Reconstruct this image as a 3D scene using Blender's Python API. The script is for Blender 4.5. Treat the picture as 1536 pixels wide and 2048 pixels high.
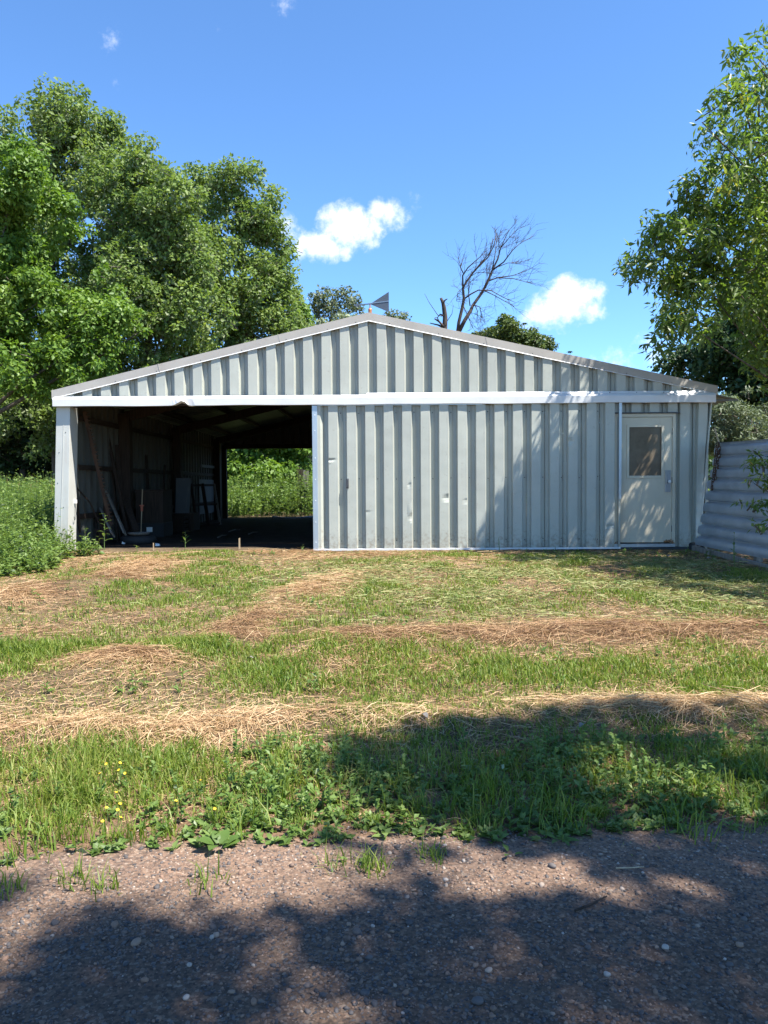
import bpy, math, random
import numpy as np
from mathutils import Vector, Matrix

random.seed(7)
RNG = np.random.default_rng(11)
SC = bpy.context.scene
COL = SC.collection
for _o in list(bpy.data.objects):
    bpy.data.objects.remove(_o)

# ------------------------------------------------------------------ camera
FPX = 1539.0                      # focal length in photo pixels (1536 x 2048)
CAM_Z = 1.05
cam_data = bpy.data.cameras.new('camera')
cam_data.sensor_fit = 'VERTICAL'
cam_data.sensor_height = 36.0
cam_data.lens = 36.0 * FPX / 2048.0
cam_data.clip_start = 0.05
cam_data.clip_end = 3000.0
cam = bpy.data.objects.new('camera', cam_data)
COL.objects.link(cam)
CROT = Matrix.Rotation(math.radians(88.0), 3, 'X') @ Matrix.Rotation(math.radians(-0.39), 3, 'Z')
cam.matrix_world = Matrix.Translation((0, 0, CAM_Z)) @ CROT.to_4x4()
SC.camera = cam

# ------------------------------------------------------------------ sky, sun, exposure
SUN_DIR = Vector((1.0, -0.58, 2.05)).normalized()          # towards the sun
world = bpy.data.worlds.new('World')
SC.world = world
world.use_nodes = True
WN, WL = world.node_tree.nodes, world.node_tree.links
WN.clear()
w_out = WN.new('ShaderNodeOutputWorld')
w_bg = WN.new('ShaderNodeBackground')
w_bg.inputs['Strength'].default_value = 0.105
sky = WN.new('ShaderNodeTexSky')
sky.sky_type = 'NISHITA'
sky.sun_disc = False
sky.sun_elevation = math.asin(SUN_DIR.z)
sky.sun_rotation = math.atan2(SUN_DIR.x, SUN_DIR.y)
sky.altitude = 1800.0
sky.air_density = 1.0
sky.dust_density = 0.0
sky.ozone_density = 5.0
sun_data = bpy.data.lights.new('sun', 'SUN')
sun_data.energy = 5.0
sun_data.angle = math.radians(0.55)
sun_data.color = (1.0, 0.955, 0.88)
sun = bpy.data.objects.new('sun', sun_data)
COL.objects.link(sun)
sun.rotation_euler = SUN_DIR.to_track_quat('Z', 'Y').to_euler()
sun.location = (20, -8, 40)
SC.view_settings.view_transform = 'Standard'
SC.view_settings.look = 'None'
SC.view_settings.gamma = 1.0
SC.view_settings.exposure = 1.42
SC.view_settings.use_curve_mapping = False


def ray(px, py):
    return CROT @ Vector(((px - 768.0) / FPX, -(py - 1024.0) / FPX, -1.0))


def at(px, py, Y):
    """point of the place at depth Y that lies in the direction of a photo pixel"""
    d = ray(px, py)
    return Vector((0, 0, CAM_Z)) + d * (Y / d.y)


def wnode(t, **kw):
    n = WN.new(t)
    for k, v in kw.items():
        setattr(n, k, v)
    return n


# clouds live in the sky itself, in world directions
w_tc = wnode('ShaderNodeTexCoord')
w_n1 = wnode('ShaderNodeTexNoise')
w_n1.inputs['Scale'].default_value = 13.0
w_n1.inputs['Detail'].default_value = 4.0
w_n1.inputs['Roughness'].default_value = 0.62
WL.new(w_tc.outputs['Generated'], w_n1.inputs['Vector'])
w_n2 = wnode('ShaderNodeTexNoise')
w_n2.inputs['Scale'].default_value = 42.0
w_n2.inputs['Detail'].default_value = 5.0
w_n2.inputs['Roughness'].default_value = 0.68
WL.new(w_tc.outputs['Generated'], w_n2.inputs['Vector'])


def wmath(op, a, b=None, clamp=False):
    n = wnode('ShaderNodeMath', operation=op, use_clamp=clamp)
    for i, v in enumerate((a, b)):
        if v is None:
            continue
        if hasattr(v, 'links'):
            WL.new(v, n.inputs[i])
        else:
            n.inputs[i].default_value = v
    return n.outputs[0]


# lobes: direction (as photo pixel direction or as any world direction), angular radius, weight
lobes = []
for (px, py, r, wgt) in [(583, 470, .016, .62), (606, 486, .014, .75), (598, 500, .013, .70), (628, 492, .016, .85), (655, 492, .018, .9), (672, 450, .020, .95), (700, 445, .022, 1.0), (722, 458, .020, .95),
                         (690, 472, .020, .9), (690, 498, .012, .7), (748, 447, .016, .9), (758, 425, .015, 1.0), (778, 430, .016, .95), (797, 438, .014, .9), (575, 445, .015, .5), (735, 480, .014, .6), (815, 436, .008, .6),
                         (1062, 632, .014, .7), (1085, 622, .018, .9), (1112, 600, .018, 1.0), (1135, 585, .018, 1.05), (1150, 605, .022, 1.0), (1175, 592, .016, 1.0), (1195, 588, .012, .9), (1125, 622, .022, .9), (1185, 618, .014, .8), (1205, 625, .010, .6), (1050, 640, .012, .5),
                         (215, 73, .022, .22), (560, 5, .020, .22), (225, 160, .02, .16), (1300, 690, .03, .30), (1225, 735, .03, .42), (425, 50, .02, .15), (835, 400, .02, .25)]:
    d = ray(px, py)
    lobes.append((d.normalized(), r, wgt))
rr = random.Random(5)
for k in range(7):                        # more small fair-weather clouds round the rest of the sky
    az = math.radians(55 + k * 36 + rr.uniform(-8, 8))
    el = math.radians(rr.uniform(10, 35))
    c = Vector((math.sin(az) * math.cos(el), math.cos(az) * math.cos(el), math.sin(el)))
    for q in range(1):
        lobes.append(((c + Vector((rr.uniform(-.04, .04), rr.uniform(-.04, .04), rr.uniform(-.012, .02)))).normalized(),
                      rr.uniform(.05, .07), rr.uniform(.8, 1.0)))
acc = None
for d, r, wgt in lobes:
    n = wnode('ShaderNodeVectorMath', operation='DISTANCE')
    WL.new(w_tc.outputs['Generated'], n.inputs[0])
    n.inputs[1].default_value = d
    v = wnode('ShaderNodeMath', operation='MULTIPLY_ADD')
    WL.new(n.outputs['Value'], v.inputs[0])
    v.inputs[1].default_value = -wgt / (r * 1.55)
    v.inputs[2].default_value = wgt
    acc = v.outputs[0] if acc is None else wmath('MAXIMUM', acc, v.outputs[0])
acc = wmath('MAXIMUM', acc, 0.0)
nz = wmath('ADD', wmath('MULTIPLY', w_n1.outputs['Fac'], 0.9), wmath('MULTIPLY', w_n2.outputs['Fac'], 1.0))
nz = wmath('ADD', nz, -0.95)
dens = wmath('ADD', acc, wmath('MULTIPLY', nz, 1.35))
gate = wmath('MULTIPLY', acc, 6.0, clamp=True)
dens = wmath('MULTIPLY', dens, gate)
w_mr = wnode('ShaderNodeMapRange', interpolation_type='SMOOTHSTEP')
w_mr.inputs['From Min'].default_value = 0.12
w_mr.inputs['From Max'].default_value = 0.92
w_mr.inputs['To Max'].default_value = 0.95
WL.new(dens, w_mr.inputs['Value'])
w_cr = wnode('ShaderNodeMix', data_type='RGBA')
w_cr.inputs['A'].default_value = (4.1, 4.6, 5.3, 1)
w_cr.inputs['B'].default_value = (5.3, 5.35, 5.4, 1)
w_mr2 = wnode('ShaderNodeMapRange')
w_mr2.inputs['From Min'].default_value = 0.35
w_mr2.inputs['From Max'].default_value = 0.62
WL.new(w_n2.outputs['Fac'], w_mr2.inputs['Value'])
WL.new(w_mr2.outputs['Result'], w_cr.inputs['Factor'])
w_mix = wnode('ShaderNodeMix', data_type='RGBA')
WL.new(w_mr.outputs['Result'], w_mix.inputs['Factor'])
w_tint = wnode('ShaderNodeMix', data_type='RGBA', blend_type='MULTIPLY')
w_tint.inputs['Factor'].default_value = 1.0
w_tint.inputs['B'].default_value = (0.79, 1.01, 1.14, 1)
WL.new(sky.outputs['Color'], w_tint.inputs['A'])
WL.new(w_tint.outputs['Result'], w_mix.inputs['A'])
WL.new(w_cr.outputs['Result'], w_mix.inputs['B'])
WL.new(w_mix.outputs['Result'], w_bg.inputs['Color'])
WL.new(w_bg.outputs['Background'], w_out.inputs['Surface'])

# ------------------------------------------------------------------ helpers: objects


def tag(o, label=None, cat=None, group=None, kind=None):
    if label:
        o['label'] = label
    if cat:
        o['category'] = cat
    if group:
        o['group'] = group
    if kind:
        o['kind'] = kind
    return o


def empty(name, loc, label, cat, group=None):
    o = bpy.data.objects.new(name, None)
    o.location = loc
    o.empty_display_size = 0.2
    COL.objects.link(o)
    return tag(o, label, cat, group)


def link(name, me, parent=None, loc=None):
    o = bpy.data.objects.new(name, me)
    COL.objects.link(o)
    if parent is not None:
        o.parent = parent
        o.matrix_parent_inverse = Matrix.Identity(4)
        # geometry is given in world coordinates: undo the parents' offsets
        p, off = parent, Vector((0, 0, 0))
        while p is not None:
            off += p.location
            p = p.parent
        o.location = -off
    if loc is not None:
        o.location = o.location + Vector(loc)
    return o


def poly_mesh(name, verts, faces, mat, parent=None, smooth=False, loc=None):
    me = bpy.data.meshes.new(name)
    me.from_pydata([tuple(v) for v in verts], [], faces)
    if mat is not None:
        me.materials.append(mat)
    if smooth:
        me.polygons.foreach_set('use_smooth', [True] * len(me.polygons))
    me.update()
    return link(name, me, parent, loc)


def tri_mesh(name, V, T, mat, parent=None, attrs=None, smooth=False):
    V = np.ascontiguousarray(V, dtype=np.float32)
    T = np.ascontiguousarray(T, dtype=np.int32)
    me = bpy.data.meshes.new(name)
    me.vertices.add(len(V))
    me.vertices.foreach_set('co', V.ravel())
    me.loops.add(T.size)
    me.loops.foreach_set('vertex_index', T.ravel())
    me.polygons.add(len(T))
    me.polygons.foreach_set('loop_start', np.arange(0, T.size, T.shape[1], dtype=np.int32))
    if smooth:
        me.polygons.foreach_set('use_smooth', np.ones(len(T), dtype=bool))
    me.materials.append(mat)
    for k, a in (attrs or {}).items():
        at_ = me.attributes.new(k, 'FLOAT', 'POINT')
        at_.data.foreach_set('value', np.ascontiguousarray(a, dtype=np.float32))
    me.update(calc_edges=True)
    return link(name, me, parent)


class MB:
    """collects faces of one mesh"""

    def __init__(self):
        self.v, self.f = [], []

    def add(self, vs, fs):
        n = len(self.v)
        self.v += [tuple(p) for p in vs]
        self.f += [tuple(i + n for i in f) for f in fs]
        return self

    def box(self, x0, x1, y0, y1, z0, z1):
        return self.hexa([(x0, y0, z0), (x1, y0, z0), (x1, y1, z0), (x0, y1, z0),
                          (x0, y0, z1), (x1, y0, z1), (x1, y1, z1), (x0, y1, z1)])

    def hexa(self, p):
        return self.add(p, [(3, 2, 1, 0), (4, 5, 6, 7), (0, 1, 5, 4), (1, 2, 6, 5), (2, 3, 7, 6), (3, 0, 4, 7)])

    def bar(self, a, b, w, h, up=(0, 0, 1)):
        """rectangular bar from a to b"""
        a, b = Vector(a), Vector(b)
        d = (b - a).normalized()
        u = Vector(up)
        s = d.cross(u)
        if s.length < 1e-4:
            s = d.cross(Vector((0, 1, 0)))
        s.normalize()
        n = s.cross(d).normalized()
        s, n = s * w / 2, n * h / 2
        return self.hexa([a - s - n, a + s - n, a + s + n, a - s + n, b - s - n, b + s - n, b + s + n, b - s + n])

    def tube(self, pts, rad, k=7, cap=True):
        pts = [Vector(p) for p in pts]
        if not hasattr(rad, '__len__'):
            rad = [rad] * len(pts)
        n0 = len(self.v)
        for i, p in enumerate(pts):
            d = (pts[min(i + 1, len(pts) - 1)] - pts[max(i - 1, 0)])
            d = d.normalized() if d.length > 1e-9 else Vector((0, 0, 1))
            s = d.cross(Vector((0.13, 0.21, 1.0))) if abs(d.z) < 0.95 else d.cross(Vector((0, 1, 0.1)))
            s.normalize()
            t = d.cross(s)
            for j in range(k):
                a = 2 * math.pi * j / k
                self.v.append(tuple(p + (s * math.cos(a) + t * math.sin(a)) * rad[i]))
        for i in range(len(pts) - 1):
            for j in range(k):
                a, b = n0 + i * k + j, n0 + i * k + (j + 1) % k
                self.f.append((a, b, b + k, a + k))
        if cap:
            self.f.append(tuple(n0 + j for j in reversed(range(k))))
            self.f.append(tuple(n0 + (len(pts) - 1) * k + j for j in range(k)))
        return self

    def lathe(self, prof, c=(0, 0, 0), k=24):
        n0 = len(self.v)
        for r, z in prof:
            for j in range(k):
                a = 2 * math.pi * j / k
                self.v.append((c[0] + r * math.cos(a), c[1] + r * math.sin(a), c[2] + z))
        for i in range(len(prof) - 1):
            for j in range(k):
                a, b = n0 + i * k + j, n0 + i * k + (j + 1) % k
                self.f.append((a, b, b + k, a + k))
        return self

    def build(self, name, mat, parent=None, smooth=False, bevel=0.0):
        o = poly_mesh(name, self.v, self.f, mat, parent, smooth)
        if bevel:
            m = o.modifiers.new('bevel', 'BEVEL')
            m.width = bevel
            m.segments = 2
        return o


# ------------------------------------------------------------------ helpers: numpy noise


def _hash(ix, iy, seed):
    h = (ix.astype(np.int64) * 374761393 + iy.astype(np.int64) * 668265263 + seed * 1442695041) & 0x7fffffff
    h = ((h ^ (h >> 13)) * 1274126177) & 0x7fffffff
    h = h ^ (h >> 16)
    return (h & 0xffff) / 65535.0


def vnoise(x, y, seed=0):
    x, y = np.asarray(x, float), np.asarray(y, float)
    ix, iy = np.floor(x), np.floor(y)
    fx, fy = x - ix, y - iy
    fx, fy = fx * fx * (3 - 2 * fx), fy * fy * (3 - 2 * fy)
    a, b = _hash(ix, iy, seed), _hash(ix + 1, iy, seed)
    c, d = _hash(ix, iy + 1, seed), _hash(ix + 1, iy + 1, seed)
    return (a * (1 - fx) + b * fx) * (1 - fy) + (c * (1 - fx) + d * fx) * fy


def fbm(x, y, seed=0, oct=4):
    s, amp, tot = 0, 1.0, 0
    for k in range(oct):
        s = s + amp * vnoise(np.asarray(x) * 2 ** k, np.asarray(y) * 2 ** k, seed + 17 * k)
        tot += amp
        amp *= 0.5
    return s / tot


def seg_dist(X, Y, pts):
    best = np.full(np.shape(X), 1e9)
    for (ax, ay), (bx, by) in zip(pts[:-1], pts[1:]):
        dx, dy = bx - ax, by - ay
        t = np.clip(((X - ax) * dx + (Y - ay) * dy) / (dx * dx + dy * dy), 0, 1)
        best = np.minimum(best, np.hypot(X - ax - t * dx, Y - ay - t * dy))
    return best


# ------------------------------------------------------------------ helpers: materials


def material(name, rough=0.6, spec=0.5, metallic=0.0):
    m = bpy.data.materials.new(name)
    m.use_nodes = True
    b = m.node_tree.nodes['Principled BSDF']
    b.inputs['Roughness'].default_value = rough
    b.inputs['Specular IOR Level'].default_value = spec
    b.inputs['Metallic'].default_value = metallic
    return m, m.node_tree.nodes, m.node_tree.links, b


def noise_node(N, L, scale, detail=4.0, rough=0.55, coord='Object', stretch=None):
    tc = N.new('ShaderNodeTexCoord')
    n = N.new('ShaderNodeTexNoise')
    n.inputs['Scale'].default_value = scale
    n.inputs['Detail'].default_value = detail
    n.inputs['Roughness'].default_value = rough
    src = tc.outputs[coord]
    if stretch:
        mp = N.new('ShaderNodeMapping')
        mp.inputs['Scale'].default_value = stretch
        L.new(src, mp.inputs['Vector'])
        src = mp.outputs['Vector']
    L.new(src, n.inputs['Vector'])
    return n


def ramp(N, L, src, stops):
    r = N.new('ShaderNodeValToRGB')
    el = r.color_ramp.elements
    while len(el) < len(stops):
        el.new(0.5)
    for e, (p, c) in zip(el, stops):
        e.position = p
        e.color = (*c, 1)
    L.new(src, r.inputs['Fac'])
    return r


def mixc(N, L, fac, a, b, mode='MIX'):
    m = N.new('ShaderNodeMix')
    m.data_type = 'RGBA'
    m.blend_type = mode
    for key, v in (('Factor', fac), ('A', a), ('B', b)):
        if hasattr(v, 'links'):
            L.new(v, m.inputs[key])
        elif key == 'Factor':
            m.inputs[key].default_value = v
        else:
            m.inputs[key].default_value = (*v, 1)
    return m.outputs['Result']


def bump(N, L, b, height, strength, dist=0.01):
    n = N.new('ShaderNodeBump')
    n.inputs['Strength'].default_value = strength
    n.inputs['Distance'].default_value = dist
    L.new(height, n.inputs['Height'])
    L.new(n.outputs['Normal'], b.inputs['Normal'])


def painted(name, c, rough=0.42, dirt=(0.30, 0.27, 0.22), dirt_amt=0.25, spec=0.5, metallic=0.0, streak=(9, 9, .6), grain=0.05):
    """weathered painted sheet metal: faint blotches, vertical run-off streaks, some rub marks"""
    m, N, L, b = material(name, rough, spec, metallic)
    n1 = noise_node(N, L, 2.3, 6, .6)
    r1 = ramp(N, L, n1.outputs['Fac'], [(0.3, tuple(x * (1 - grain * 1.6) for x in c)), (0.7, tuple(min(1, x * (1 + grain)) for x in c))])
    n2 = noise_node(N, L, 1.6, 7, .65, stretch=streak)
    r2 = ramp(N, L, n2.outputs['Fac'], [(0.56, (0, 0, 0)), (0.78, (1, 1, 1))])
    mm = N.new('ShaderNodeMath')
    mm.operation = 'MULTIPLY'
    mm.inputs[1].default_value = dirt_amt
    L.new(r2.outputs['Color'], mm.inputs[0])
    col = mixc(N, L, mm.outputs[0], r1.outputs['Color'], dirt)
    L.new(col, b.inputs['Base Color'])
    n3 = noise_node(N, L, 30, 3, .5)
    rr_ = N.new('ShaderNodeMapRange')
    rr_.inputs['To Min'].default_value = rough - .08
    rr_.inputs['To Max'].default_value = rough + .12
    L.new(n3.outputs['Fac'], rr_.inputs['Value'])
    L.new(rr_.outputs['Result'], b.inputs['Roughness'])
    n4 = noise_node(N, L, 5, 4, .55)
    bump(N, L, b, n4.outputs['Fac'], 0.12, .01)
    return m


def wood(name, dark, light, stretch=(14, 14, 1.2), rough=0.8):
    m, N, L, b = material(name, rough, 0.25)
    n = noise_node(N, L, 2.2, 8, .65, stretch=stretch)
    r = ramp(N, L, n.outputs['Fac'], [(0.3, dark), (0.72, light)])
    L.new(r.outputs['Color'], b.inputs['Base Color'])
    bump(N, L, b, n.outputs['Fac'], 0.5, .004)
    return m


def foliage(name, stops, back=None, trans=0.35, rough=0.5, spec=0.35, tint='tint'):
    """leaf: each leaf has its own tint attribute; undersides may be paler; light comes through"""
    m = bpy.data.materials.new(name)
    m.use_nodes = True
    N, L = m.node_tree.nodes, m.node_tree.links
    N.clear()
    out = N.new('ShaderNodeOutputMaterial')
    a = N.new('ShaderNodeAttribute')
    a.attribute_name = tint
    r = ramp(N, L, a.outputs['Fac'], stops)
    col = r.outputs['Color']
    if back is not None:
        g = N.new('ShaderNodeNewGeometry')
        col = mixc(N, L, g.outputs['Backfacing'], col, back)
    b = N.new('ShaderNodeBsdfPrincipled')
    b.inputs['Roughness'].default_value = rough
    b.inputs['Specular IOR Level'].default_value = spec
    L.new(col, b.inputs['Base Color'])
    t = N.new('ShaderNodeBsdfTranslucent')
    tc = mixc(N, L, 1.0, r.outputs['Color'], (1.25, 1.3, 0.55), 'MULTIPLY')
    L.new(tc, t.inputs['Color'])
    mx = N.new('ShaderNodeMixShader')
    mx.inputs['Fac'].default_value = trans
    L.new(b.outputs[0], mx.inputs[1])
    L.new(t.outputs[0], mx.inputs[2])
    L.new(mx.outputs[0], out.inputs['Surface'])
    return m


def tinted(name, stops, rough=0.85, spec=0.2):
    m, N, L, b = material(name, rough, spec)
    a = N.new('ShaderNodeAttribute')
    a.attribute_name = 'tint'
    r = ramp(N, L, a.outputs['Fac'], stops)
    L.new(r.outputs['Color'], b.inputs['Base Color'])
    return m


MAT = {}
MAT['siding'] = painted('siding_paint', (0.415, 0.428, 0.372), dirt_amt=.22)
MAT['siding_in'] = painted('siding_shaded', (0.085, 0.085, 0.07), rough=.8, dirt=(.12, .09, .06), dirt_amt=.5)  # inner siding, its colour darkened to deepen the shade in the bay
MAT['header'] = painted('header_paint', (0.66, 0.66, 0.655), rough=.38, dirt_amt=.18, streak=(.8, 9, 9))
MAT['rake'] = painted('rake_paint', (0.39, 0.365, 0.325), rough=.5, dirt=(.27, .23, .18), dirt_amt=.35, streak=(3, 3, 3))
MAT['post'] = painted('post_paint', (0.50, 0.50, 0.46), rough=.5, dirt=(.38, .28, .20), dirt_amt=.45, streak=(6, 6, .8))
MAT['galv'] = painted('edge_metal', (0.45, 0.50, 0.54), rough=.33, metallic=.55, dirt_amt=.2)
MAT['door'] = painted('door_paint', (0.58, 0.525, 0.40), rough=.5, dirt=(.33, .20, .09), dirt_amt=.35, streak=(4, 4, .9))
MAT['fence'] = painted('fence_metal', (0.42, 0.45, 0.485), rough=.33, metallic=.55, dirt=(.62, .64, .68), dirt_amt=.6, streak=(1.6, 1.6, 2.2), grain=.12)
MAT['roof'] = painted('roof_metal', (0.16, 0.17, 0.165), rough=.55, metallic=.2, dirt_amt=.3)
MAT['dark_metal'] = painted('dark_metal', (0.06, 0.065, 0.075), rough=.5, metallic=.3, dirt_amt=.2)
MAT['vane'] = painted('vane_metal', (0.07, 0.09, 0.12), rough=.4, metallic=.2, dirt_amt=.15)
MAT['rust'] = painted('rusty_metal', (0.085, 0.045, 0.028), rough=.8, dirt=(.16, .08, .04), dirt_amt=.8, streak=(6, 6, 6), grain=.25)
MAT['copper'] = painted('copper', (0.50, 0.20, 0.08), rough=.45, metallic=.5, dirt_amt=.3)
MAT['steel'] = painted('bare_steel', (0.36, 0.37, 0.38), rough=.3, metallic=.9, dirt_amt=.15)
MAT['wood_dark'] = wood('old_wood', (0.020, 0.014, 0.011), (0.062, 0.042, 0.030))
MAT['wood_grey'] = wood('grey_wood', (0.12, 0.105, 0.09), (0.28, 0.255, 0.22))
MAT['wood_pale'] = wood('pale_wood', (0.30, 0.22, 0.13), (0.52, 0.41, 0.27))
MAT['bark'] = wood('bark', (0.045, 0.036, 0.028), (0.15, 0.125, 0.10), stretch=(6, 6, 1.5), rough=.9)
MAT['bark_dead'] = wood('dead_bark', (0.030, 0.025, 0.024), (0.115, 0.088, 0.074), stretch=(5, 5, 1.5), rough=.9)
MAT['rubber'] = painted('rubber', (0.022, 0.022, 0.022), rough=.8, dirt=(.10, .085, .065), dirt_amt=.5)
MAT['board'] = painted('wall_board', (0.12, 0.128, 0.135), rough=.75, dirt_amt=.4)
MAT['white'] = painted('white_plastic', (0.78, 0.78, 0.76), rough=.5, dirt_amt=.15)
MAT['orange'] = painted('orange_plastic', (0.50, 0.13, 0.07), rough=.5, dirt_amt=.2)
MAT['hose'] = painted('pale_hose', (0.34, 0.35, 0.36), rough=.5, dirt_amt=.3)


def rusty_door():
    """door paint that has rusted through along the bottom edge and in scattered chips"""
    m = MAT['door']
    N, L = m.node_tree.nodes, m.node_tree.links
    b = N['Principled BSDF']
    src = b.inputs['Base Color'].links[0].from_socket
    tc = N.new('ShaderNodeTexCoord')
    sp = N.new('ShaderNodeSeparateXYZ')
    L.new(tc.outputs['Object'], sp.inputs[0])
    zr = N.new('ShaderNodeMapRange')
    zr.inputs['From Min'].default_value = 0.10
    zr.inputs['From Max'].default_value = 0.34
    zr.inputs['To Min'].default_value = 0.17
    zr.inputs['To Max'].default_value = 0.0
    L.new(sp.outputs['Z'], zr.inputs['Value'])
    n = noise_node(N, L, 4.0, 8, .72)
    ad = N.new('ShaderNodeMath')
    L.new(n.outputs['Fac'], ad.inputs[0])
    L.new(zr.outputs['Result'], ad.inputs[1])
    r = ramp(N, L, ad.outputs[0], [(0.715, (0, 0, 0)), (0.75, (1, 1, 1))])
    rc = ramp(N, L, noise_node(N, L, 40, 4).outputs['Fac'], [(0.3, (.11, .045, .018)), (0.7, (.34, .16, .055))])
    L.new(mixc(N, L, r.outputs['Color'], src, rc.outputs['Color']), b.inputs['Base Color'])


rusty_door()


def mud_splash(m):
    """brown splash marks that rain has thrown up along the foot of the wall"""
    N, L = m.node_tree.nodes, m.node_tree.links
    b = N['Principled BSDF']
    src = b.inputs['Base Color'].links[0].from_socket
    tc = N.new('ShaderNodeTexCoord')
    sp = N.new('ShaderNodeSeparateXYZ')
    L.new(tc.outputs['Object'], sp.inputs[0])
    zr = N.new('ShaderNodeMapRange')
    zr.inputs['From Min'].default_value = 0.0
    zr.inputs['From Max'].default_value = 0.40
    zr.inputs['To Min'].default_value = 0.20
    zr.inputs['To Max'].default_value = 0.0
    L.new(sp.outputs['Z'], zr.inputs['Value'])
    n = noise_node(N, L, 16.0, 8, .75)
    ad = N.new('ShaderNodeMath')
    L.new(n.outputs['Fac'], ad.inputs[0])
    L.new(zr.outputs['Result'], ad.inputs[1])
    r = ramp(N, L, ad.outputs[0], [(0.58, (0, 0, 0)), (0.78, (.6, .6, .6))])
    L.new(mixc(N, L, r.outputs['Color'], src, (.20, .15, .10)), b.inputs['Base Color'])


mud_splash(MAT['siding'])

gm, gN, gL, gb = material('window_glass', 0.15, 0.2)
gb.inputs['Specular IOR Level'].default_value = 0.18
gn = noise_node(gN, gL, 6, 5, .6)
gr = ramp(gN, gL, gn.outputs['Fac'], [(0.3, (0.125, 0.098, 0.068)), (0.7, (0.185, 0.148, 0.105))])
gL.new(gr.outputs['Color'], gb.inputs['Base Color'])
MAT['glass'] = gm

# ================================================================== GROUND AND ROAD
STRAW_ROWS = [  # polyline, half width, weight, mound height
    ([(-3.2, 4.50), (-1.9, 4.58), (-1.2, 4.66), (-0.5, 4.90), (0.3, 4.80), (1.2, 4.92), (2.2, 4.80), (3.6, 4.9)], .20, .85, .05),
    ([(-0.45, 6.45), (0.5, 6.72), (1.6, 6.80), (2.6, 6.70), (4.2, 6.75)], .36, 1.0, .06),
    ([(-2.1, 5.95), (-1.75, 6.15), (-1.27, 6.8), (-1.12, 7.9), (-0.72, 9.1), (-0.2, 10.0)], .33, .95, .05),
    ([(-5.2, 7.9), (-4.1, 8.3), (-3.5, 9.5), (-3.05, 11.3), (-2.4, 12.3), (-1.5, 12.6)], .55, 1.0, .06),
    ([(-1.2, 11.7), (0.5, 11.8), (2.2, 11.9)], .55, .55, .0),
    ([(-4.0, 6.9), (-3.0, 7.2)], .35, .45, .0),
]


def straw_field(X, Y):
    s = np.zeros(np.shape(X))
    for pts, w, wt, _ in STRAW_ROWS:
        wn = w * (0.55 + 1.0 * fbm(X * 1.7, Y * 1.7, 31, 3))
        d = seg_dist(X + .6 * (fbm(X * 1.3, Y * 1.3, 5, 3) - .5), Y + .75 * (fbm(X * 1.0, Y * 1.3, 9, 4) - .5), pts)
        s = np.maximum(s, wt * np.exp(-(d / wn) ** 1.5))
    return s * np.clip((fbm(X * .95 + 4, Y * 1.6, 33, 3) - .32) * 3.6, .10, 1)


def road_edge(X):
    X = np.asarray(X, float)
    return 3.36 + .055 * X + .34 * (fbm(X * 1.5 + 7, X * 0 + 2.5, 3, 4) - .5) + np.where(X < -.9, -.10 * np.clip(-X - .9, 0, 1.5), 0)


GY = np.array([-80, 3.2, 3.6, 4.5, 6, 9, 11, 12, 12.5, 12.75, 13.2, 25, 40, 90, 2000], float)
GZ = np.array([-.5, -.5, -.492, -.45, -.33, -.15, -.075, -.045, -.035, -.02, 0.0, 0, 0, -.2, -3], float)


def ground_z(X, Y):
    X, Y = np.asarray(X, float), np.asarray(Y, float)
    z = np.interp(Y, GY, GZ)
    z = z - .03 * np.clip((X - 1.5) / 4, 0, 1) * np.clip((Y - 10.5) / 1.5, 0, 1) * np.clip((12.75 - Y) / .1, 0, 1)
    near = np.clip((Y - 3.3) / .5, 0, 1) * np.clip((13.0 - Y) / .6, 0, 1)
    z = z + near * (.05 * (fbm(X * .9, Y * .9, 21, 3) - .5) + .025 * (fbm(X * 4, Y * 4, 22, 2) - .5))
    far = np.clip((Y - 13.5) / 5, 0, 1) * np.clip((np.abs(X) - 5.6) / 2, 0, 1)
    z = z + far * .25 * (fbm(X * .25, Y * .25, 23, 3) - .5)
    for pts, w, wt, h in STRAW_ROWS:
        if h:
            z = z + h * np.exp(-(seg_dist(X, Y, pts) / w) ** 2) * np.clip((12.6 - Y) / .4, 0, 1) * (.6 + .8 * fbm(X * 3, Y * 3, 12, 2))
    return z


def grid_axis(lo, hi, fine_lo, fine_hi, step, grow=1.18):
    a = list(np.arange(fine_lo, fine_hi + 1e-6, step))
    s, x = step, fine_hi
    while x < hi:
        s *= grow
        x += s
        a.append(min(x, hi))
    s, x = step, fine_lo
    pre = []
    while x > lo:
        s *= grow
        x -= s
        pre.append(max(x, lo))
    return np.array(pre[::-1] + a)


def grid_tris(nx, ny):
    i = np.arange(nx - 1)[None, :] + np.arange(ny - 1)[:, None] * nx
    i = i.ravel()
    return np.stack([i, i + 1, i + 1 + nx, i + nx], 1)


gx = grid_axis(-900, 900, -6.5, 6.5, .09)
gy = grid_axis(-300, 1800, 3.0, 13.2, .08)
XX, YY = np.meshgrid(gx, gy)
ZZ = ground_z(XX, YY)

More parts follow.
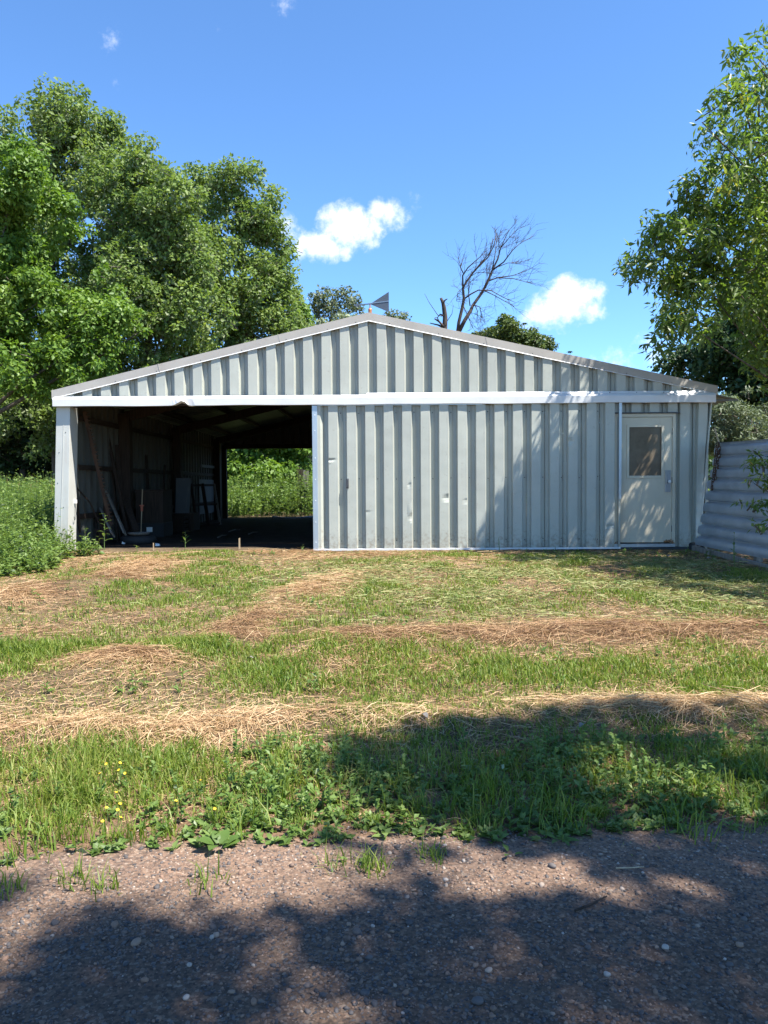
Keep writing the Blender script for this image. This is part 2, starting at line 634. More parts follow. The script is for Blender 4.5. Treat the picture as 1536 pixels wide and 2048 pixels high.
m, N, L, b = material('ground_soil', .95, .1)
n1 = noise_node(N, L, 1.1, 8, .62)
n2 = noise_node(N, L, 26, 6, .7)
r1 = ramp(N, L, n1.outputs['Fac'], [(.32, (.085, .062, .040)), (.55, (.16, .118, .072)), (.75, (.115, .110, .048))])
tcg = N.new('ShaderNodeTexCoord')
spg = N.new('ShaderNodeSeparateXYZ')
L.new(tcg.outputs['Object'], spg.inputs[0])
yr = N.new('ShaderNodeMapRange')
yr.inputs['From Min'].default_value = 3.5
yr.inputs['From Max'].default_value = 4.5
yr.inputs['To Min'].default_value = 1.0
yr.inputs['To Max'].default_value = 0.0
L.new(spg.outputs['Y'], yr.inputs['Value'])
r1o = mixc(N, L, yr.outputs['Result'], r1.outputs['Color'], (.195, .122, .078))
r2 = ramp(N, L, n2.outputs['Fac'], [(.3, (.5, .5, .5)), (.7, (1.3, 1.3, 1.25))])
L.new(mixc(N, L, 1.0, r1o, r2.outputs['Color'], 'MULTIPLY'), b.inputs['Base Color'])
bump(N, L, b, n2.outputs['Fac'], .8, .03)
MAT['soil'] = m
g = tri_mesh('ground', np.stack([XX.ravel(), YY.ravel(), ZZ.ravel()], 1), grid_tris(len(gx), len(gy)), m, smooth=True)
tag(g, kind='structure')

# gravel road: its own sheet whose ragged far edge dips under the soil
rx = grid_axis(-120, 120, -3.2, 3.2, .05)
rt = np.concatenate([np.linspace(0, .5, 14), np.linspace(.53, 1, 46)])
RX, RT = np.meshgrid(rx, rt)
RE = road_edge(RX) + .10
RY = -5.0 + (RE + 5.0) * RT
RZ = -.5 + .008 + .012 * (fbm(RX * 1.7, RY * 1.7, 41, 4) - .5) - .05 * np.clip((RY - (RE - .13)) / .13, 0, 1) ** 2
m, N, L, b = material('gravel_road', .9, .25)
tc = N.new('ShaderNodeTexCoord')
vo = N.new('ShaderNodeTexVoronoi')
vo.inputs['Scale'].default_value = 95
L.new(tc.outputs['Object'], vo.inputs['Vector'])
vo2 = N.new('ShaderNodeTexVoronoi')
vo2.inputs['Scale'].default_value = 210
L.new(tc.outputs['Object'], vo2.inputs['Vector'])
n1 = noise_node(N, L, .9, 7, .6)
n2 = noise_node(N, L, 60, 5, .7)
base = ramp(N, L, n1.outputs['Fac'], [(.34, (.115, .070, .046)), (.52, (.180, .108, .067)), (.72, (.235, .142, .085))])
sxyz = N.new('ShaderNodeSeparateXYZ')
L.new(tc.outputs['Object'], sxyz.inputs[0])
nlane = noise_node(N, L, 1.6, 5, .6)
ladd = N.new('ShaderNodeMath')
ladd.operation = 'MULTIPLY_ADD'
L.new(nlane.outputs['Fac'], ladd.inputs[0])
ladd.inputs[1].default_value = .9
L.new(sxyz.outputs['Y'], ladd.inputs[2])
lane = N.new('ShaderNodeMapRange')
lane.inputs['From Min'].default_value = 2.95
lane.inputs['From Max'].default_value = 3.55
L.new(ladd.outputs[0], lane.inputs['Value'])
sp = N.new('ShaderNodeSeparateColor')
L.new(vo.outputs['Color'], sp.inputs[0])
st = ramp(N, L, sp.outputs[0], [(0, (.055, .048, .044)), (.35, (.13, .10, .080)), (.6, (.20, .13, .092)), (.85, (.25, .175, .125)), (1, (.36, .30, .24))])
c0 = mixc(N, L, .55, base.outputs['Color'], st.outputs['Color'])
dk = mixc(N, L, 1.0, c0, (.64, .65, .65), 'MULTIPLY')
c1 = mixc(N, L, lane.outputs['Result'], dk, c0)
fine = ramp(N, L, n2.outputs['Fac'], [(.3, (.42, .42, .42)), (.7, (1.45, 1.42, 1.38))])
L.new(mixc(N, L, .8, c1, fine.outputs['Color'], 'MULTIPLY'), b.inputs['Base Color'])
hh = N.new('ShaderNodeMath')
hh.operation = 'ADD'
L.new(vo.outputs['Distance'], hh.inputs[0])
L.new(vo2.outputs['Distance'], hh.inputs[1])
bump(N, L, b, hh.outputs[0], -1.0, .011)
MAT['road'] = m
g = tri_mesh('gravel_road', np.stack([RX.ravel(), RY.ravel(), RZ.ravel()], 1), grid_tris(len(rx), len(rt)), m, smooth=True)
tag(g, kind='structure')

# bare dark earth floor of the shed, darkened further to deepen the bay's shade
fxs, fys = np.linspace(-5.34, 5.36, 60), np.linspace(13.02, 25.2, 70)
FX, FY = np.meshgrid(fxs, fys)
FZ = .012 + .02 * (fbm(FX * 2, FY * 2, 44, 3) - .5) - .03 * np.clip((13.25 - FY) / .23, 0, 1) - .03 * np.clip((FY - 24.9) / .3, 0, 1)
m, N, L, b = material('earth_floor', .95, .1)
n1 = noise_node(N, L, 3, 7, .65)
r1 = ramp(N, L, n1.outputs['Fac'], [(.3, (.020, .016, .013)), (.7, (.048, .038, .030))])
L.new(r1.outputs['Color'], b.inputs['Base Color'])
n2 = noise_node(N, L, 30, 5, .7)
bump(N, L, b, n2.outputs['Fac'], .8, .02)
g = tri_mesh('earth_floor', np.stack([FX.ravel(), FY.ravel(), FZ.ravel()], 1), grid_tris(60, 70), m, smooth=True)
tag(g, kind='structure')

# ================================================================== THE METAL SHED
YF = 12.70                                  # front wall
YB = 24.8                                   # back wall
XL, XR, XA = -5.36, 5.39, -0.23             # left wall, right wall, ridge
Z_EAVE, Z_APEX = 2.64, 3.87                 # top of the roof edge trim
XEL, XER = -5.42, 5.47
shed = empty('metal_shed', (0, YF, 0), 'wide low gabled grey-green metal shed with an open bay at the left', 'shed')


def roof_z(x):
    return np.where(np.asarray(x) < XA, Z_EAVE + (Z_APEX - Z_EAVE) * (np.asarray(x) - XEL) / (XA - XEL),
                    Z_EAVE + (Z_APEX - Z_EAVE) * (XER - np.asarray(x)) / (XER - XA))


PITCH, DEPTH = .302, .072
PROFILE = [(0, .031), (.003, .032), (.005, .0), (.03, 0), (.060, 0), (.076, DEPTH - .002), (.079, DEPTH), (.11, DEPTH), (.148, DEPTH), (.19, DEPTH),
           (.226, DEPTH), (.229, DEPTH - .002), (.246, 0), (.275, 0), (.302, 0)]


def panel(name, x0, z0, z1, yface, mat, parent, nz=2, dents=(), wave=0.0, seed=0, shear=0.0, xmax=None):
    """one interlocking rib panel of a wall that faces the camera side; z0/z1 may be functions of x"""
    V, F = [], []
    prof = PROFILE
    rs = np.random.default_rng(1000 + seed)
    ph = rs.uniform(0, 6.28, 6)
    tilt = rs.normal(0, .0012)
    for u, d in prof:
        x = x0 + u
        if xmax is not None:
            x = min(x, xmax)
        lo = z0(x) if callable(z0) else z0
        hi = z1(x) if callable(z1) else z1
        for k in range(nz):
            t = k / (nz - 1)
            z = lo + (hi - lo) * t
            y = yface + DEPTH - d
            if d > DEPTH * .9:
                y += wave * (.5 * math.sin(5 * z + ph[0] + 9 * u) + .35 * math.sin(11 * z + ph[1] - 17 * u) + .25 * math.sin(23 * z + ph[2])) + tilt * (u - .15) * 20
                for dx, dz, rx_, rz_, dp in dents:
                    q = ((x - dx) / rx_) ** 2 + ((z - dz) / rz_) ** 2
                    if q < 1:
                        y += dp * (1 - q) ** 1.5
            V.append((x - shear * (1 - t) * min(1, u / .268), y, z))
    n = len(prof)
    for i in range(n - 1):
        for k in range(nz - 1):
            a = i * nz + k
            F.append((a, a + nz, a + nz + 1, a + 1))
    return poly_mesh(name, V, F, mat, parent)


# front gable above the opening: one object for each rib panel
gable = MB().box(XL + .04, XR - .04, YF + .07, YF + .10, 2.38, 2.52).build('front_gable', MAT['wood_dark'], shed)
x = -5.31 - .0
k = 0
while x < 5.30:
    panel('siding_panel', x, 2.44, lambda q: max(2.45, float(roof_z(q)) - .045), YF - .02, MAT['siding'], gable, nz=6, wave=.0009, seed=k, xmax=5.36)
    x += PITCH
    k += 1

# roof edge trims, mitred at the ridge, with a thin bright return lip below
TR = .128


def rake(name, xa, xb):
    za, zb = float(roof_z(xa)), float(roof_z(xb))
    mb = MB()
    y0, y1 = YF - .036, YF + .10
    s = 14
    rs = np.random.default_rng(int(abs(xa * 100)))
    for i in range(s):
        pts = []
        for t in (i / s, (i + 1) / s):
            xx = xa + (xb - xa) * t
            zz = za + (zb - za) * t
            w = .002 * math.sin(9 * xx) + .0015 * math.sin(23 * xx + 1)
            pts.append((xx, zz, w))
        (xa_, z0_, w0), (xb_, z1_, w1) = pts
        mb.add([(xa_, y0 + w0, z0_ - TR), (xb_, y0 + w1, z1_ - TR), (xb_, y0 + w1, z1_), (xa_, y0 + w0, z0_),
                (xa_, y1, z0_ + .004), (xb_, y1, z1_ + .004)], [(0, 1, 2, 3), (3, 2, 5, 4)])
    o = mb.build(name, MAT['rake'], shed)
    lip = MB()
    d = .014
    lip.hexa([(xa, y0 - .006, za - TR - d), (xb, y0 - .006, zb - TR - d), (xb, YF - .023, zb - TR - d), (xa, YF - .023, za - TR - d),
              (xa, y0 - .001, za - TR - .001), (xb, y0 - .001, zb - TR - .001), (xb, YF - .023, zb - TR - .001), (xa, YF - .023, za - TR - .001)])
    lip.build('lip', MAT['header'], o)
    for t in (.06, .2, .33, .47, .6, .74, .87, .96):
        xx, zz = xa + (xb - xa) * t, za + (zb - za) * t
        s_ = MB().lathe([(0, .006), (.005, .005), (.008, 0)], k=6)
        s_.v = [(xx + v[0], y0 - v[2], zz - TR + .02 + v[1]) for v in s_.v]
        s_.build('screw', MAT['dark_metal'], o)
    for t in (.34, .72):                                   # lap joint of two trim lengths
        xx, zz = xa + (xb - xa) * t, za + (zb - za) * t
        dx = .012
        MB().hexa([(xx, y0 - .005, zz - TR - .002), (xx + dx, y0 - .005, zz - TR - .002), (xx + dx, y0 + .002, zz - TR - .002), (xx, y0 + .002, zz - TR - .002),
                   (xx - .03, y0 - .005, zz), (xx + dx - .03, y0 - .005, zz), (xx + dx - .03, y0 + .002, zz), (xx - .03, y0 + .002, zz)]).build('lap_joint', MAT['rake'], o)
    return o


rake('roof_edge_trim', XEL, XA)
rake('roof_edge_trim', XA, XER)
for xe, sx in ((XEL, -1), (XER, 1)):
    MB().box(min(xe, xe + sx * .012), max(xe, xe + sx * .012), YF - .037, YF + .12, Z_EAVE - .142, Z_EAVE + .002).build('trim_end_cap', MAT['rake'], shed)

# white header with sloping cap, crumpled near the left
HX0, HX1 = -5.385, 5.415
sec = [(-.045, .165), (-.08, .150), (-.118, .118), (-.120, .112), (-.120, .004), (-.117, 0), (-.06, 0)]     # y offset, z offset above 2.366
nxh = 200
V, F = [], []
for i in range(nxh + 1):
    xx = HX0 + (HX1 - HX0) * i / nxh
    wob = .003 * math.sin(2.1 * xx) + .002 * math.sin(5.3 * xx + 1)
    cr = math.exp(-((xx + 3.26) / .10) ** 2)
    cr2 = math.exp(-((xx + 3.16) / .05) ** 2)
    cut = 0
    for j, (dy, dz) in enumerate(sec):
        low = max(0, 1 - dz / .11)
        V.append((xx, YF + dy - .05 * cr * low + .03 * cr2 * low + .0012 * math.sin(13 * xx + j), 2.366 + dz + wob * low + .075 * cr * low * (1 if j < 6 else .6) - .03 * cr2 * low))
n = len(sec)
for i in range(nxh):
    for j in range(n - 1):
        a = i * n + j
        F.append((a, a + 1, a + 1 + n, a + n))
hd = poly_mesh('header', V, F, MAT['header'], shed)
for xe in (HX0, HX1):
    poly_mesh('header_end', [(xe, YF + dy, 2.366 + dz) for dy, dz in sec] + [(xe, YF + .04, 2.366), (xe, YF + .04, 2.53)],
              [tuple(range(9)) if xe < 0 else tuple(reversed(range(9)))], MAT['header'], hd)
# flashing strip lapped over the header's right half
MB().hexa([(-.27, YF - .075, 2.522), (5.33, YF - .075, 2.522), (5.33, YF - .043, 2.518), (-.27, YF - .043, 2.518),
           (-.27, YF - .050, 2.560), (5.20, YF - .050, 2.560), (5.20, YF - .043, 2.560), (-.27, YF - .043, 2.560)]).build('flashing', MAT['header'], hd)
for i in range(24):
    xx = -5.1 + i * .44
    s_ = MB().lathe([(0, .006), (.005, .005), (.008, 0)], k=6)
    s_.v = [(xx + v[0], YF - .0635 - v[2] - (.012 if xx > -.2 else 0), 2.536 + v[1] - (0 if xx > -.2 else .004)) for v in s_.v]
    s_.build('screw', MAT['dark_metal'], hd)
MB().box(XL + .05, XR - .03, YF - .055, YF + .05, 2.372, 2.50).build('header_beam', MAT['wood_dark'], shed)

# corner post at the left, leaning out a little at its foot
pz0, pz1, ln = -.05, 2.375, .095
post = MB()
post.hexa([(XL - ln, YF - .032, pz0), (XL + .235 - ln, YF - .032, pz0), (XL + .235 - ln, YF + .30, pz0), (XL - ln, YF + .30, pz0),
           (XL, YF - .032, pz1), (XL + .225, YF - .032, pz1), (XL + .225, YF + .30, pz1), (XL, YF + .30, pz1)])
po = post.build('corner_post', MAT['post'], shed, bevel=.004)
MB().hexa([(XL + .10 - ln, YF - .037, pz0), (XL + .108 - ln, YF - .037, pz0), (XL + .108 - ln, YF - .03, pz0), (XL + .10 - ln, YF - .03, pz0),
           (XL + .11, YF - .037, pz1 - .3), (XL + .118, YF - .037, pz1 - .3), (XL + .118, YF - .03, pz1 - .3), (XL + .11, YF - .03, pz1 - .3)]).build('seam', MAT['post'], po)
for dx, z in ((.06, 1.62), (.045, 1.12), (.15, .72), (.03, .72), (.05, .35), (.16, 1.95)):
    s_ = MB().lathe([(0, .006), (.006, .005), (.009, 0)], k=6)
    lx = XL + dx - ln * (1 - z / 2.37)
    s_.v = [(lx + v[0], YF - .032 - v[2], z + v[1]) for v in s_.v]
    s_.build('screw', MAT['dark_metal'], po)
hk = MB()
xh = XL + .232 - ln * .65
hk.tube([(xh, YF + .20, .72), (xh + .02, YF + .20, .72), (xh + .025, YF + .20, .60), (xh + .02, YF + .18, .52), (xh + .02, YF + .14, .50), (xh + .02, YF + .13, .56)], .006, 5)
hk.build('latch_hook', MAT['dark_metal'], po)
hk = MB()
hk.box(xh, xh + .03, YF + .19, YF + .24, .78, .84)
hk.build('latch_eye', MAT['white'], po)

# sliding door: rib panels hung in a frame, dented
YD = 12.615
sd = MB()
DX0, DX1, DZ0, DZ1 = -1.165, 3.885, -.005, 2.40
sd.box(DX0 + .06, DX1 - .02, YD + .083, YD + .12, .05, .14)
sd.box(DX0 + .06, DX1 - .02, YD + .083, YD + .12, 1.10, 1.20)
sd.box(DX0 + .06, DX1 - .02, YD + .083, YD + .12, 2.26, 2.38)
slide = sd.build('sliding_door', MAT['wood_dark'], shed)
dents = [(-.89, 1.47, .12, .035, .020), (-.90, 1.44, .10, .02, -.010), (.50, .52, .10, .10, .030), (.53, .70, .07, .10, .018), (.44, .63, .05, .16, -.012), (1.06, .83, .12, .07, .022),
         (1.38, .78, .10, .05, .012), (3.05, 1.75, .06, .06, .020), (.42, 1.05, .04, .05, .012), (3.95, .30, .08, .06, .010), (3.7, .35, .07, .03, .012),
         (2.3, .9, .12, .05, .008), (-.3, .6, .1, .04, .008), (1.75, 1.3, .1, .06, .006)]
x, k = DX0 + .085 - .0, 0
px0 = -.978
for k in range(16):
    x = px0 + k * PITCH
    panel('siding_panel', x, .012, 2.36 if x < 1.6 else 2.385, YD, MAT['siding'], slide, nz=64, dents=dents, wave=.0016, seed=200 + k, xmax=DX1 - .035)
scr = MB().lathe([(0, .007), (.005, .006), (.009, 0)], k=6)
scm = bpy.data.meshes.new('screw')
scm.from_pydata([(v[0], -v[2], v[1]) for v in scr.v], [], scr.f)
scm.materials.append(MAT['dark_metal'])
for k in range(15):
    for z in (.14, 1.16, 2.24):
        link('screw', scm, slide, (px0 + k * PITCH + .276 + random.uniform(-.004, .004), YD + DEPTH - .001, z + random.uniform(-.012, .012)))
# partial first panel strip beside the metal edge
poly_mesh('siding_panel', [(DX0 + .085, YD + .012, .012), (DX0 + .085, YD + .012, 2.36), (DX0 + .13, YD + .014, 2.36), (DX0 + .13, YD + .014, .012), (px0 + .003, YD + DEPTH, 2.36), (px0 + .003, YD + DEPTH, .012)],
          [(0, 3, 2, 1), (3, 5, 4, 2)], MAT['siding'], slide)
e = MB()
e.box(DX0, DX0 + .085, YD - .004, YD + .09, -.004, DZ1 - .04)
eo = e.build('edge_channel', MAT['galv'], slide, bevel=.004)
for z in (.12, .45, .8, 1.15, 1.5, 1.95, 2.2):
    s_ = MB().lathe([(0, .006), (.006, .005), (.009, 0)], k=6)
    s_.v = [(DX0 + .045 + v[0], YD - .004 - v[2], z + v[1]) for v in s_.v]
    s_.build('rivet', MAT['white'], eo)
MB().hexa([(DX1 - .034, YD - .006, .80), (DX1 + .005, YD - .006, .80), (DX1 + .005, YD + .06, .80), (DX1 - .034, YD + .06, .80),
           (DX1 - .034, YD - .004, 2.39), (DX1 + .012, YD - .004, 2.39), (DX1 + .012, YD + .06, 2.39), (DX1 - .034, YD + .06, 2.39)]).build('edge_flashing', MAT['galv'], slide)
MB().box(DX1 - .034, DX1 - .006, YD + .004, YD + .06, .012, .798).build('edge_strip', MAT['siding'], slide)
MB().box(DX0 + .0, DX1 - .005, YD - .012, YD + .05, -.022, .010).build('bottom_rail', MAT['header'], slide)
MB().box(DX0 + .088, 1.62, YD - .003, YD + .05, 2.352, 2.378).build('top_channel', MAT['galv'], slide)
hb = MB()
hxx = -.605
hb.box(hxx - .012, hxx + .030, YD - .012, YD - .001, 1.00, 1.16)
hb.tube([(hxx + .01, YD - .012, 1.14), (hxx + .01, YD - .045, 1.135), (hxx + .01, YD - .047, 1.03), (hxx + .01, YD - .012, 1.02)], .007, 6)
hb.build('pull_handle', MAT['dark_metal'], slide)

# personnel door bay at the right
bay = MB()
bay.box(3.70, XR - .06, YF + .085, YF + .12, -.02, .06)
bay.box(4.86, 4.94, YF + .085, YF + .13, .06, 2.37)
bayo = bay.build('door_bay_wall', MAT['wood_dark'], shed)
YW = YF - .010
for k in range(4):
    panel('siding_panel', 3.70 + k * PITCH, 2.205, 2.38, YW, MAT['siding'], bayo, nz=3, seed=300 + k, xmax=4.84)
panel('siding_panel', 4.805, .0, 2.38, YW, MAT['siding'], bayo, nz=30, wave=.0015, seed=310, shear=.0)
panel('siding_panel', 5.107, .0, 2.38, YW, MAT['siding'], bayo, nz=30, wave=.003, seed=311, shear=.14, xmax=5.375)
MB().hexa([(XR - .20, YW - .004, -.03), (XR - .17, YW - .004, -.03), (XR - .17, YW + .12, -.03), (XR - .20, YW + .12, -.03),
           (XR - .012, YW - .004, 2.37), (XR + .012, YW - .004, 2.37), (XR + .012, YW + .12, 2.37), (XR - .012, YW + .12, 2.37)]).build('corner_strip', MAT['siding'], bayo)
MB().box(3.72, 5.22, YF + .0, YF + .05, -.045, -.002).build('sill_plate', MAT['dark_metal'], bayo)
# frame
fr = MB()
fr.box(3.78, 3.835, YF - .022, YF + .09, .055, 2.195)
fr.box(4.752, 4.803, YF - .022, YF + .09, .055, 2.195)
fr.box(3.835, 4.752, YF - .022, YF + .09, 2.14, 2.195)
dframe = fr.build('door_frame', MAT['door'], shed, bevel=.003)
MB().box(3.78, 4.86, YF - .06, YF - .0125, 2.198, 2.214).build('drip_cap', MAT['dark_metal'], dframe)
MB().box(3.79, 4.80, YF - .03, YF + .10, .0, .052).build('threshold', MAT['galv'], dframe)
# leaf with a real window opening
leaf = MB()
LX0, LX1, LZ0, LZ1 = 3.838, 4.748, .075, 2.135
WX0, WX1, WZ0, WZ1 = 4.03, 4.585, 1.165, 1.985
yl0, yl1 = YF - .004, YF + .042
leaf.box(LX0, WX0, yl0, yl1, LZ0, LZ1)
leaf.box(WX1, LX1, yl0, yl1, LZ0, LZ1)
leaf.box(WX0, WX1, yl0, yl1, LZ0, WZ0)
leaf.box(WX0, WX1, yl0, yl1, WZ1, LZ1)
dr = leaf.build('door', MAT['door'], shed)
wf = MB()
for a in ((WX0 - .03, WX0 + .012, WZ0 - .03, WZ1 + .03), (WX1 - .012, WX1 + .03, WZ0 - .03, WZ1 + .03), (WX0 + .012, WX1 - .012, WZ0 - .03, WZ0 + .012), (WX0 + .012, WX1 - .012, WZ1 - .012, WZ1 + .03)):
    wf.box(a[0], a[1], yl0 - .012, yl0 - .001, a[2], a[3])
wf.build('window_frame', MAT['door'], dr, bevel=.003)
MB().box(WX0 + .001, WX1 - .001, YF + .018, YF + .026, WZ0 + .001, WZ1 - .001).build('pane', MAT['glass'], dr)
hp = MB()
hp.box(4.632, 4.724, yl0 - .016, yl0 - .001, .905, 1.265)
hp.box(4.642, 4.652, yl0 - .05, yl0 - .016, 1.03, 1.25)
hp.box(4.652, 4.714, yl0 - .045, yl0 - .016, 1.22, 1.25)
hp.build('handle_plate', MAT['steel'], dr, bevel=.003)
kn = MB().lathe([(0, .07), (.018, .068), (.027, .055), (.027, .045), (.014, .03), (.012, .0)], k=14)
kn.v = [(4.69 + v[0], yl0 - .016 - v[2], 1.075 + v[1]) for v in kn.v]
kn.build('knob', MAT['white'], dr, smooth=True)
for z in (.3, 1.1, 1.9):
    MB().tube([(LX1 + .004, yl0 - .008, z - .05), (LX1 + .004, yl0 - .008, z + .05)], .008, 6).build('hinge', MAT['dark_metal'], dr)

# side walls (rib panels seen from inside on the left), back wall with its opening, roof
lw = MB()
for z in (.5, 1.35, 2.2):
    lw.box(XL + .075, XL + .115, YF + .31, YB - .05, z, z + .09)
lwall = lw.build('left_wall', MAT['wood_dark'], shed)
prof_y = PROFILE
n_p = int((YB - YF - .30) / PITCH)
pv, pf = [], []
for u, d in PROFILE:
    for z in (-.06, 1.2, 2.625):
        pv.append((-d, u, z))
for i in range(len(PROFILE) - 1):
    for k in range(2):
        a = i * 3 + k
        pf.append((a, a + 1, a + 4, a + 3))
me = bpy.data.meshes.new('siding_panel')
me.from_pydata(pv, [], pf)
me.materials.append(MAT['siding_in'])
me.update()
for i in range(n_p):
    link('siding_panel', me, lwall, (XL + .072, YF + .31 + i * PITCH, 0))

rw = MB()
y = YF + .02
while y < YB:
    for (u0, d0), (u1, d1) in zip(PROFILE[:-1], PROFILE[1:]):
        rw.add([(XR - .072 + d0, y + u0, -.06), (XR - .072 + d1, y + u1, -.06), (XR - .072 + d1, y + u1, 2.55), (XR - .072 + d0, y + u0, 2.55)], [(0, 1, 2, 3)])
    y += PITCH
rw.build('right_wall', MAT['siding'], shed)

BO0, BO1, BOZ = -5.06, 0.6, 2.25          # back opening
bw = MB()
bw.box(BO0 - .14, BO0, YB - .02, YB + .12, -.06, BOZ + .1)
bw.box(BO0, BO1, YB - .02, YB + .10, BOZ, BOZ + .14)
bwall = bw.build('back_wall', MAT['wood_dark'], shed)
x = XL
k = 0
while x < XR - .1:
    lo = BOZ + .02 if (x + .1 > BO0 and x + .2 < BO1) else -.05
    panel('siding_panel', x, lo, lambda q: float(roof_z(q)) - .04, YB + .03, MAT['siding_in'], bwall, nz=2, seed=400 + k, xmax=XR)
    x += PITCH
    k += 1

for nm, xe, sgn in (('left', XEL, -1), ('right', XER, 1)):
    rf = MB()
    y = YF - .03
    while y < YB + .2:
        for u0, u1, d0, d1 in ((0, .09, 0, 0), (.09, .115, 0, .03), (.115, .145, .03, .03), (.145, .17, .03, 0), (.17, .302, 0, 0)):
            if y + u0 < YF + .11:
                continue
            rf.add([(xe, y + u0, Z_EAVE + d0 - .03), (xe, y + u1, Z_EAVE + d1 - .03), (XA, y + u1, Z_APEX + d1 - .03), (XA, y + u0, Z_APEX + d0 - .03)], [(0, 1, 2, 3)])
        y += PITCH
    rf.build('roof', MAT['roof'], shed)
rc = MB()
rc.add([(XA - .16, YF + .11, Z_APEX - .022), (XA, YF + .11, Z_APEX + .018), (XA + .16, YF + .11, Z_APEX - .022),
        (XA - .16, YB + .2, Z_APEX - .022), (XA, YB + .2, Z_APEX + .018), (XA + .16, YB + .2, Z_APEX - .022)], [(0, 1, 4, 3), (1, 2, 5, 4)])
rc.build('ridge_cap', MAT['roof'], shed)
# deep ribbed eave sheet sticking out on the right side
ev = MB()
y = YF + .45
while y < YF + 5:
    for u0, u1, d0, d1 in ((0, .09, 0, 0), (.09, .115, 0, .03), (.115, .145, .03, .03), (.145, .17, .03, 0), (.17, .302, 0, 0)):
        ev.add([(XER - .05, y + u0, 2.60 + d0), (XER - .05, y + u1, 2.60 + d1), (XER + .56, y + u1, 2.47 + d1), (XER + .56, y + u0, 2.47 + d0)], [(0, 1, 2, 3)])
    y += PITCH
ev.box(XER - .05, XER + .56, YF + .42, YF + .44, 2.44, 2.47)
ev.build('side_eave_sheet', MAT['roof'], shed)

# timber frame inside
for y in (15.45, 19.3, 23.9):
    MB().box(XL + .09, XL + .30, y - .1, y + .1, -.05, 2.50).build('timber_post', MAT['wood_dark'], shed)
    MB().bar((XL + .2, y, 2.45), (XA, y, Z_APEX - .22), .07, .2).build('rafter', MAT['wood_dark'], shed)
    MB().bar((XR - .2, y, 2.45), (XA, y, Z_APEX - .22), .07, .2).build('rafter', MAT['wood_dark'], shed)
for i, t in enumerate((.12, .3, .5, .7, .9)):
    xx = XEL + (XA - XEL) * t
    zz = float(roof_z(xx)) - .085
    MB().box(xx - .04, xx + .04, YF + .12, YB - .04, zz - .07, zz + .02).build('purlin', MAT['wood_dark'], shed)
MB().box(XL + .10, XL + .14, 22.1, 24.6, 1.60, 1.68).build('wall_batten', MAT['board'], shed)
MB().box(XL + .095, XL + .11, 21.9, 24.7, .25, 1.25).build('wall_board', MAT['board'], shed)

# ================================================================== VEGETATION TOOLS


def unit(a):
    return a / np.maximum(np.linalg.norm(a, axis=1, keepdims=True), 1e-9)


def leaf_arrays(P, Nrm, D, ln, wd, fold=.15, belly=.45):
    """folded pointed leaves: base, two mid points, tip"""
    D = unit(D)
    S = unit(np.cross(Nrm, D))
    Nn = np.cross(D, S)
    ln, wd = ln[:, None], wd[:, None]
    mid = P + D * ln * belly + Nn * wd * fold
    V = np.stack([P, mid - S * wd * .5, P + D * ln - Nn * ln * .06, mid + S * wd * .5], 1).reshape(-1, 3)
    i = np.arange(len(P))[:, None] * 4
    T = np.concatenate([i + np.array([[0, 1, 2]]), i + np.array([[0, 2, 3]])], 1).reshape(-1, 3)
    return V, T


def rand_dirs(n, rng):
    v = rng.normal(size=(n, 3))
    return unit(v)


def clump_leaves(C, R, rng, leaf=.14, cover=2.2, flat=.7, up=.45, droop=.3, aspect=.62, out=.7):
    """leaves scattered through many small clumps"""
    n_each = np.maximum(6, (cover * 3.14 * R ** 2 / (leaf * leaf * aspect * .5)).astype(int))
    idx = np.repeat(np.arange(len(C)), n_each)
    n = len(idx)
    dirs = rand_dirs(n, rng)
    rad = rng.uniform(.25, 1.0, n) ** .6
    off = dirs * rad[:, None] * R[idx][:, None]
    off[:, 2] *= flat
    P = C[idx] + off
    Nrm = unit(dirs * out + np.array([0, 0, up]) + rng.normal(size=(n, 3)) * .55)
    D = rng.normal(size=(n, 3)) + dirs * .5
    D[:, 2] -= droop
    D = D - Nrm * np.sum(D * Nrm, 1, keepdims=True)
    ln = leaf * rng.uniform(.45, 1.45, n)
    tint = np.clip(rng.normal(.5, .17, n) + np.repeat(rng.normal(0, .13, len(C)), n_each), 0, 1)
    return P, Nrm, D, ln, ln * aspect, tint


def ellipsoid_clumps(ells, rng, rc=(.4, .7), dens=1.0, gap=.265, freq=.6):
    """clumps through crown lobes: bigger ones inside, small stray ones outside, holes between the boughs"""
    C, R = [], []
    for (c, r) in ells:
        area = 3.14 * (r[0] * r[2] + .5 * r[1] * r[2])
        m = max(6, int(dens * area / (rc[0] + rc[1]) ** 2 * 4 * 1.6))
        d = rand_dirs(m, rng)
        q = rng.uniform(.12, 1.0, m) ** .42 * rng.normal(1.0, .13, m)
        rad = rng.uniform(rc[0], rc[1], m) * np.where(rng.uniform(0, 1, m) < .45, .55, 1.0)
        rad = np.where(q > 1.0, rad * .6, rad)
        p = np.array(c) + d * q[:, None] * np.array(r)
        g1 = fbm(p[:, 0] * freq + p[:, 1] * .31 * freq + 11, p[:, 2] * freq * .8 - p[:, 1] * .4 * freq + 5, 91, 3)
        k = g1 > gap + rng.normal(0, .03, m)
        C.append(p[k])
        R.append(rad[k])
    return np.concatenate(C), np.concatenate(R)


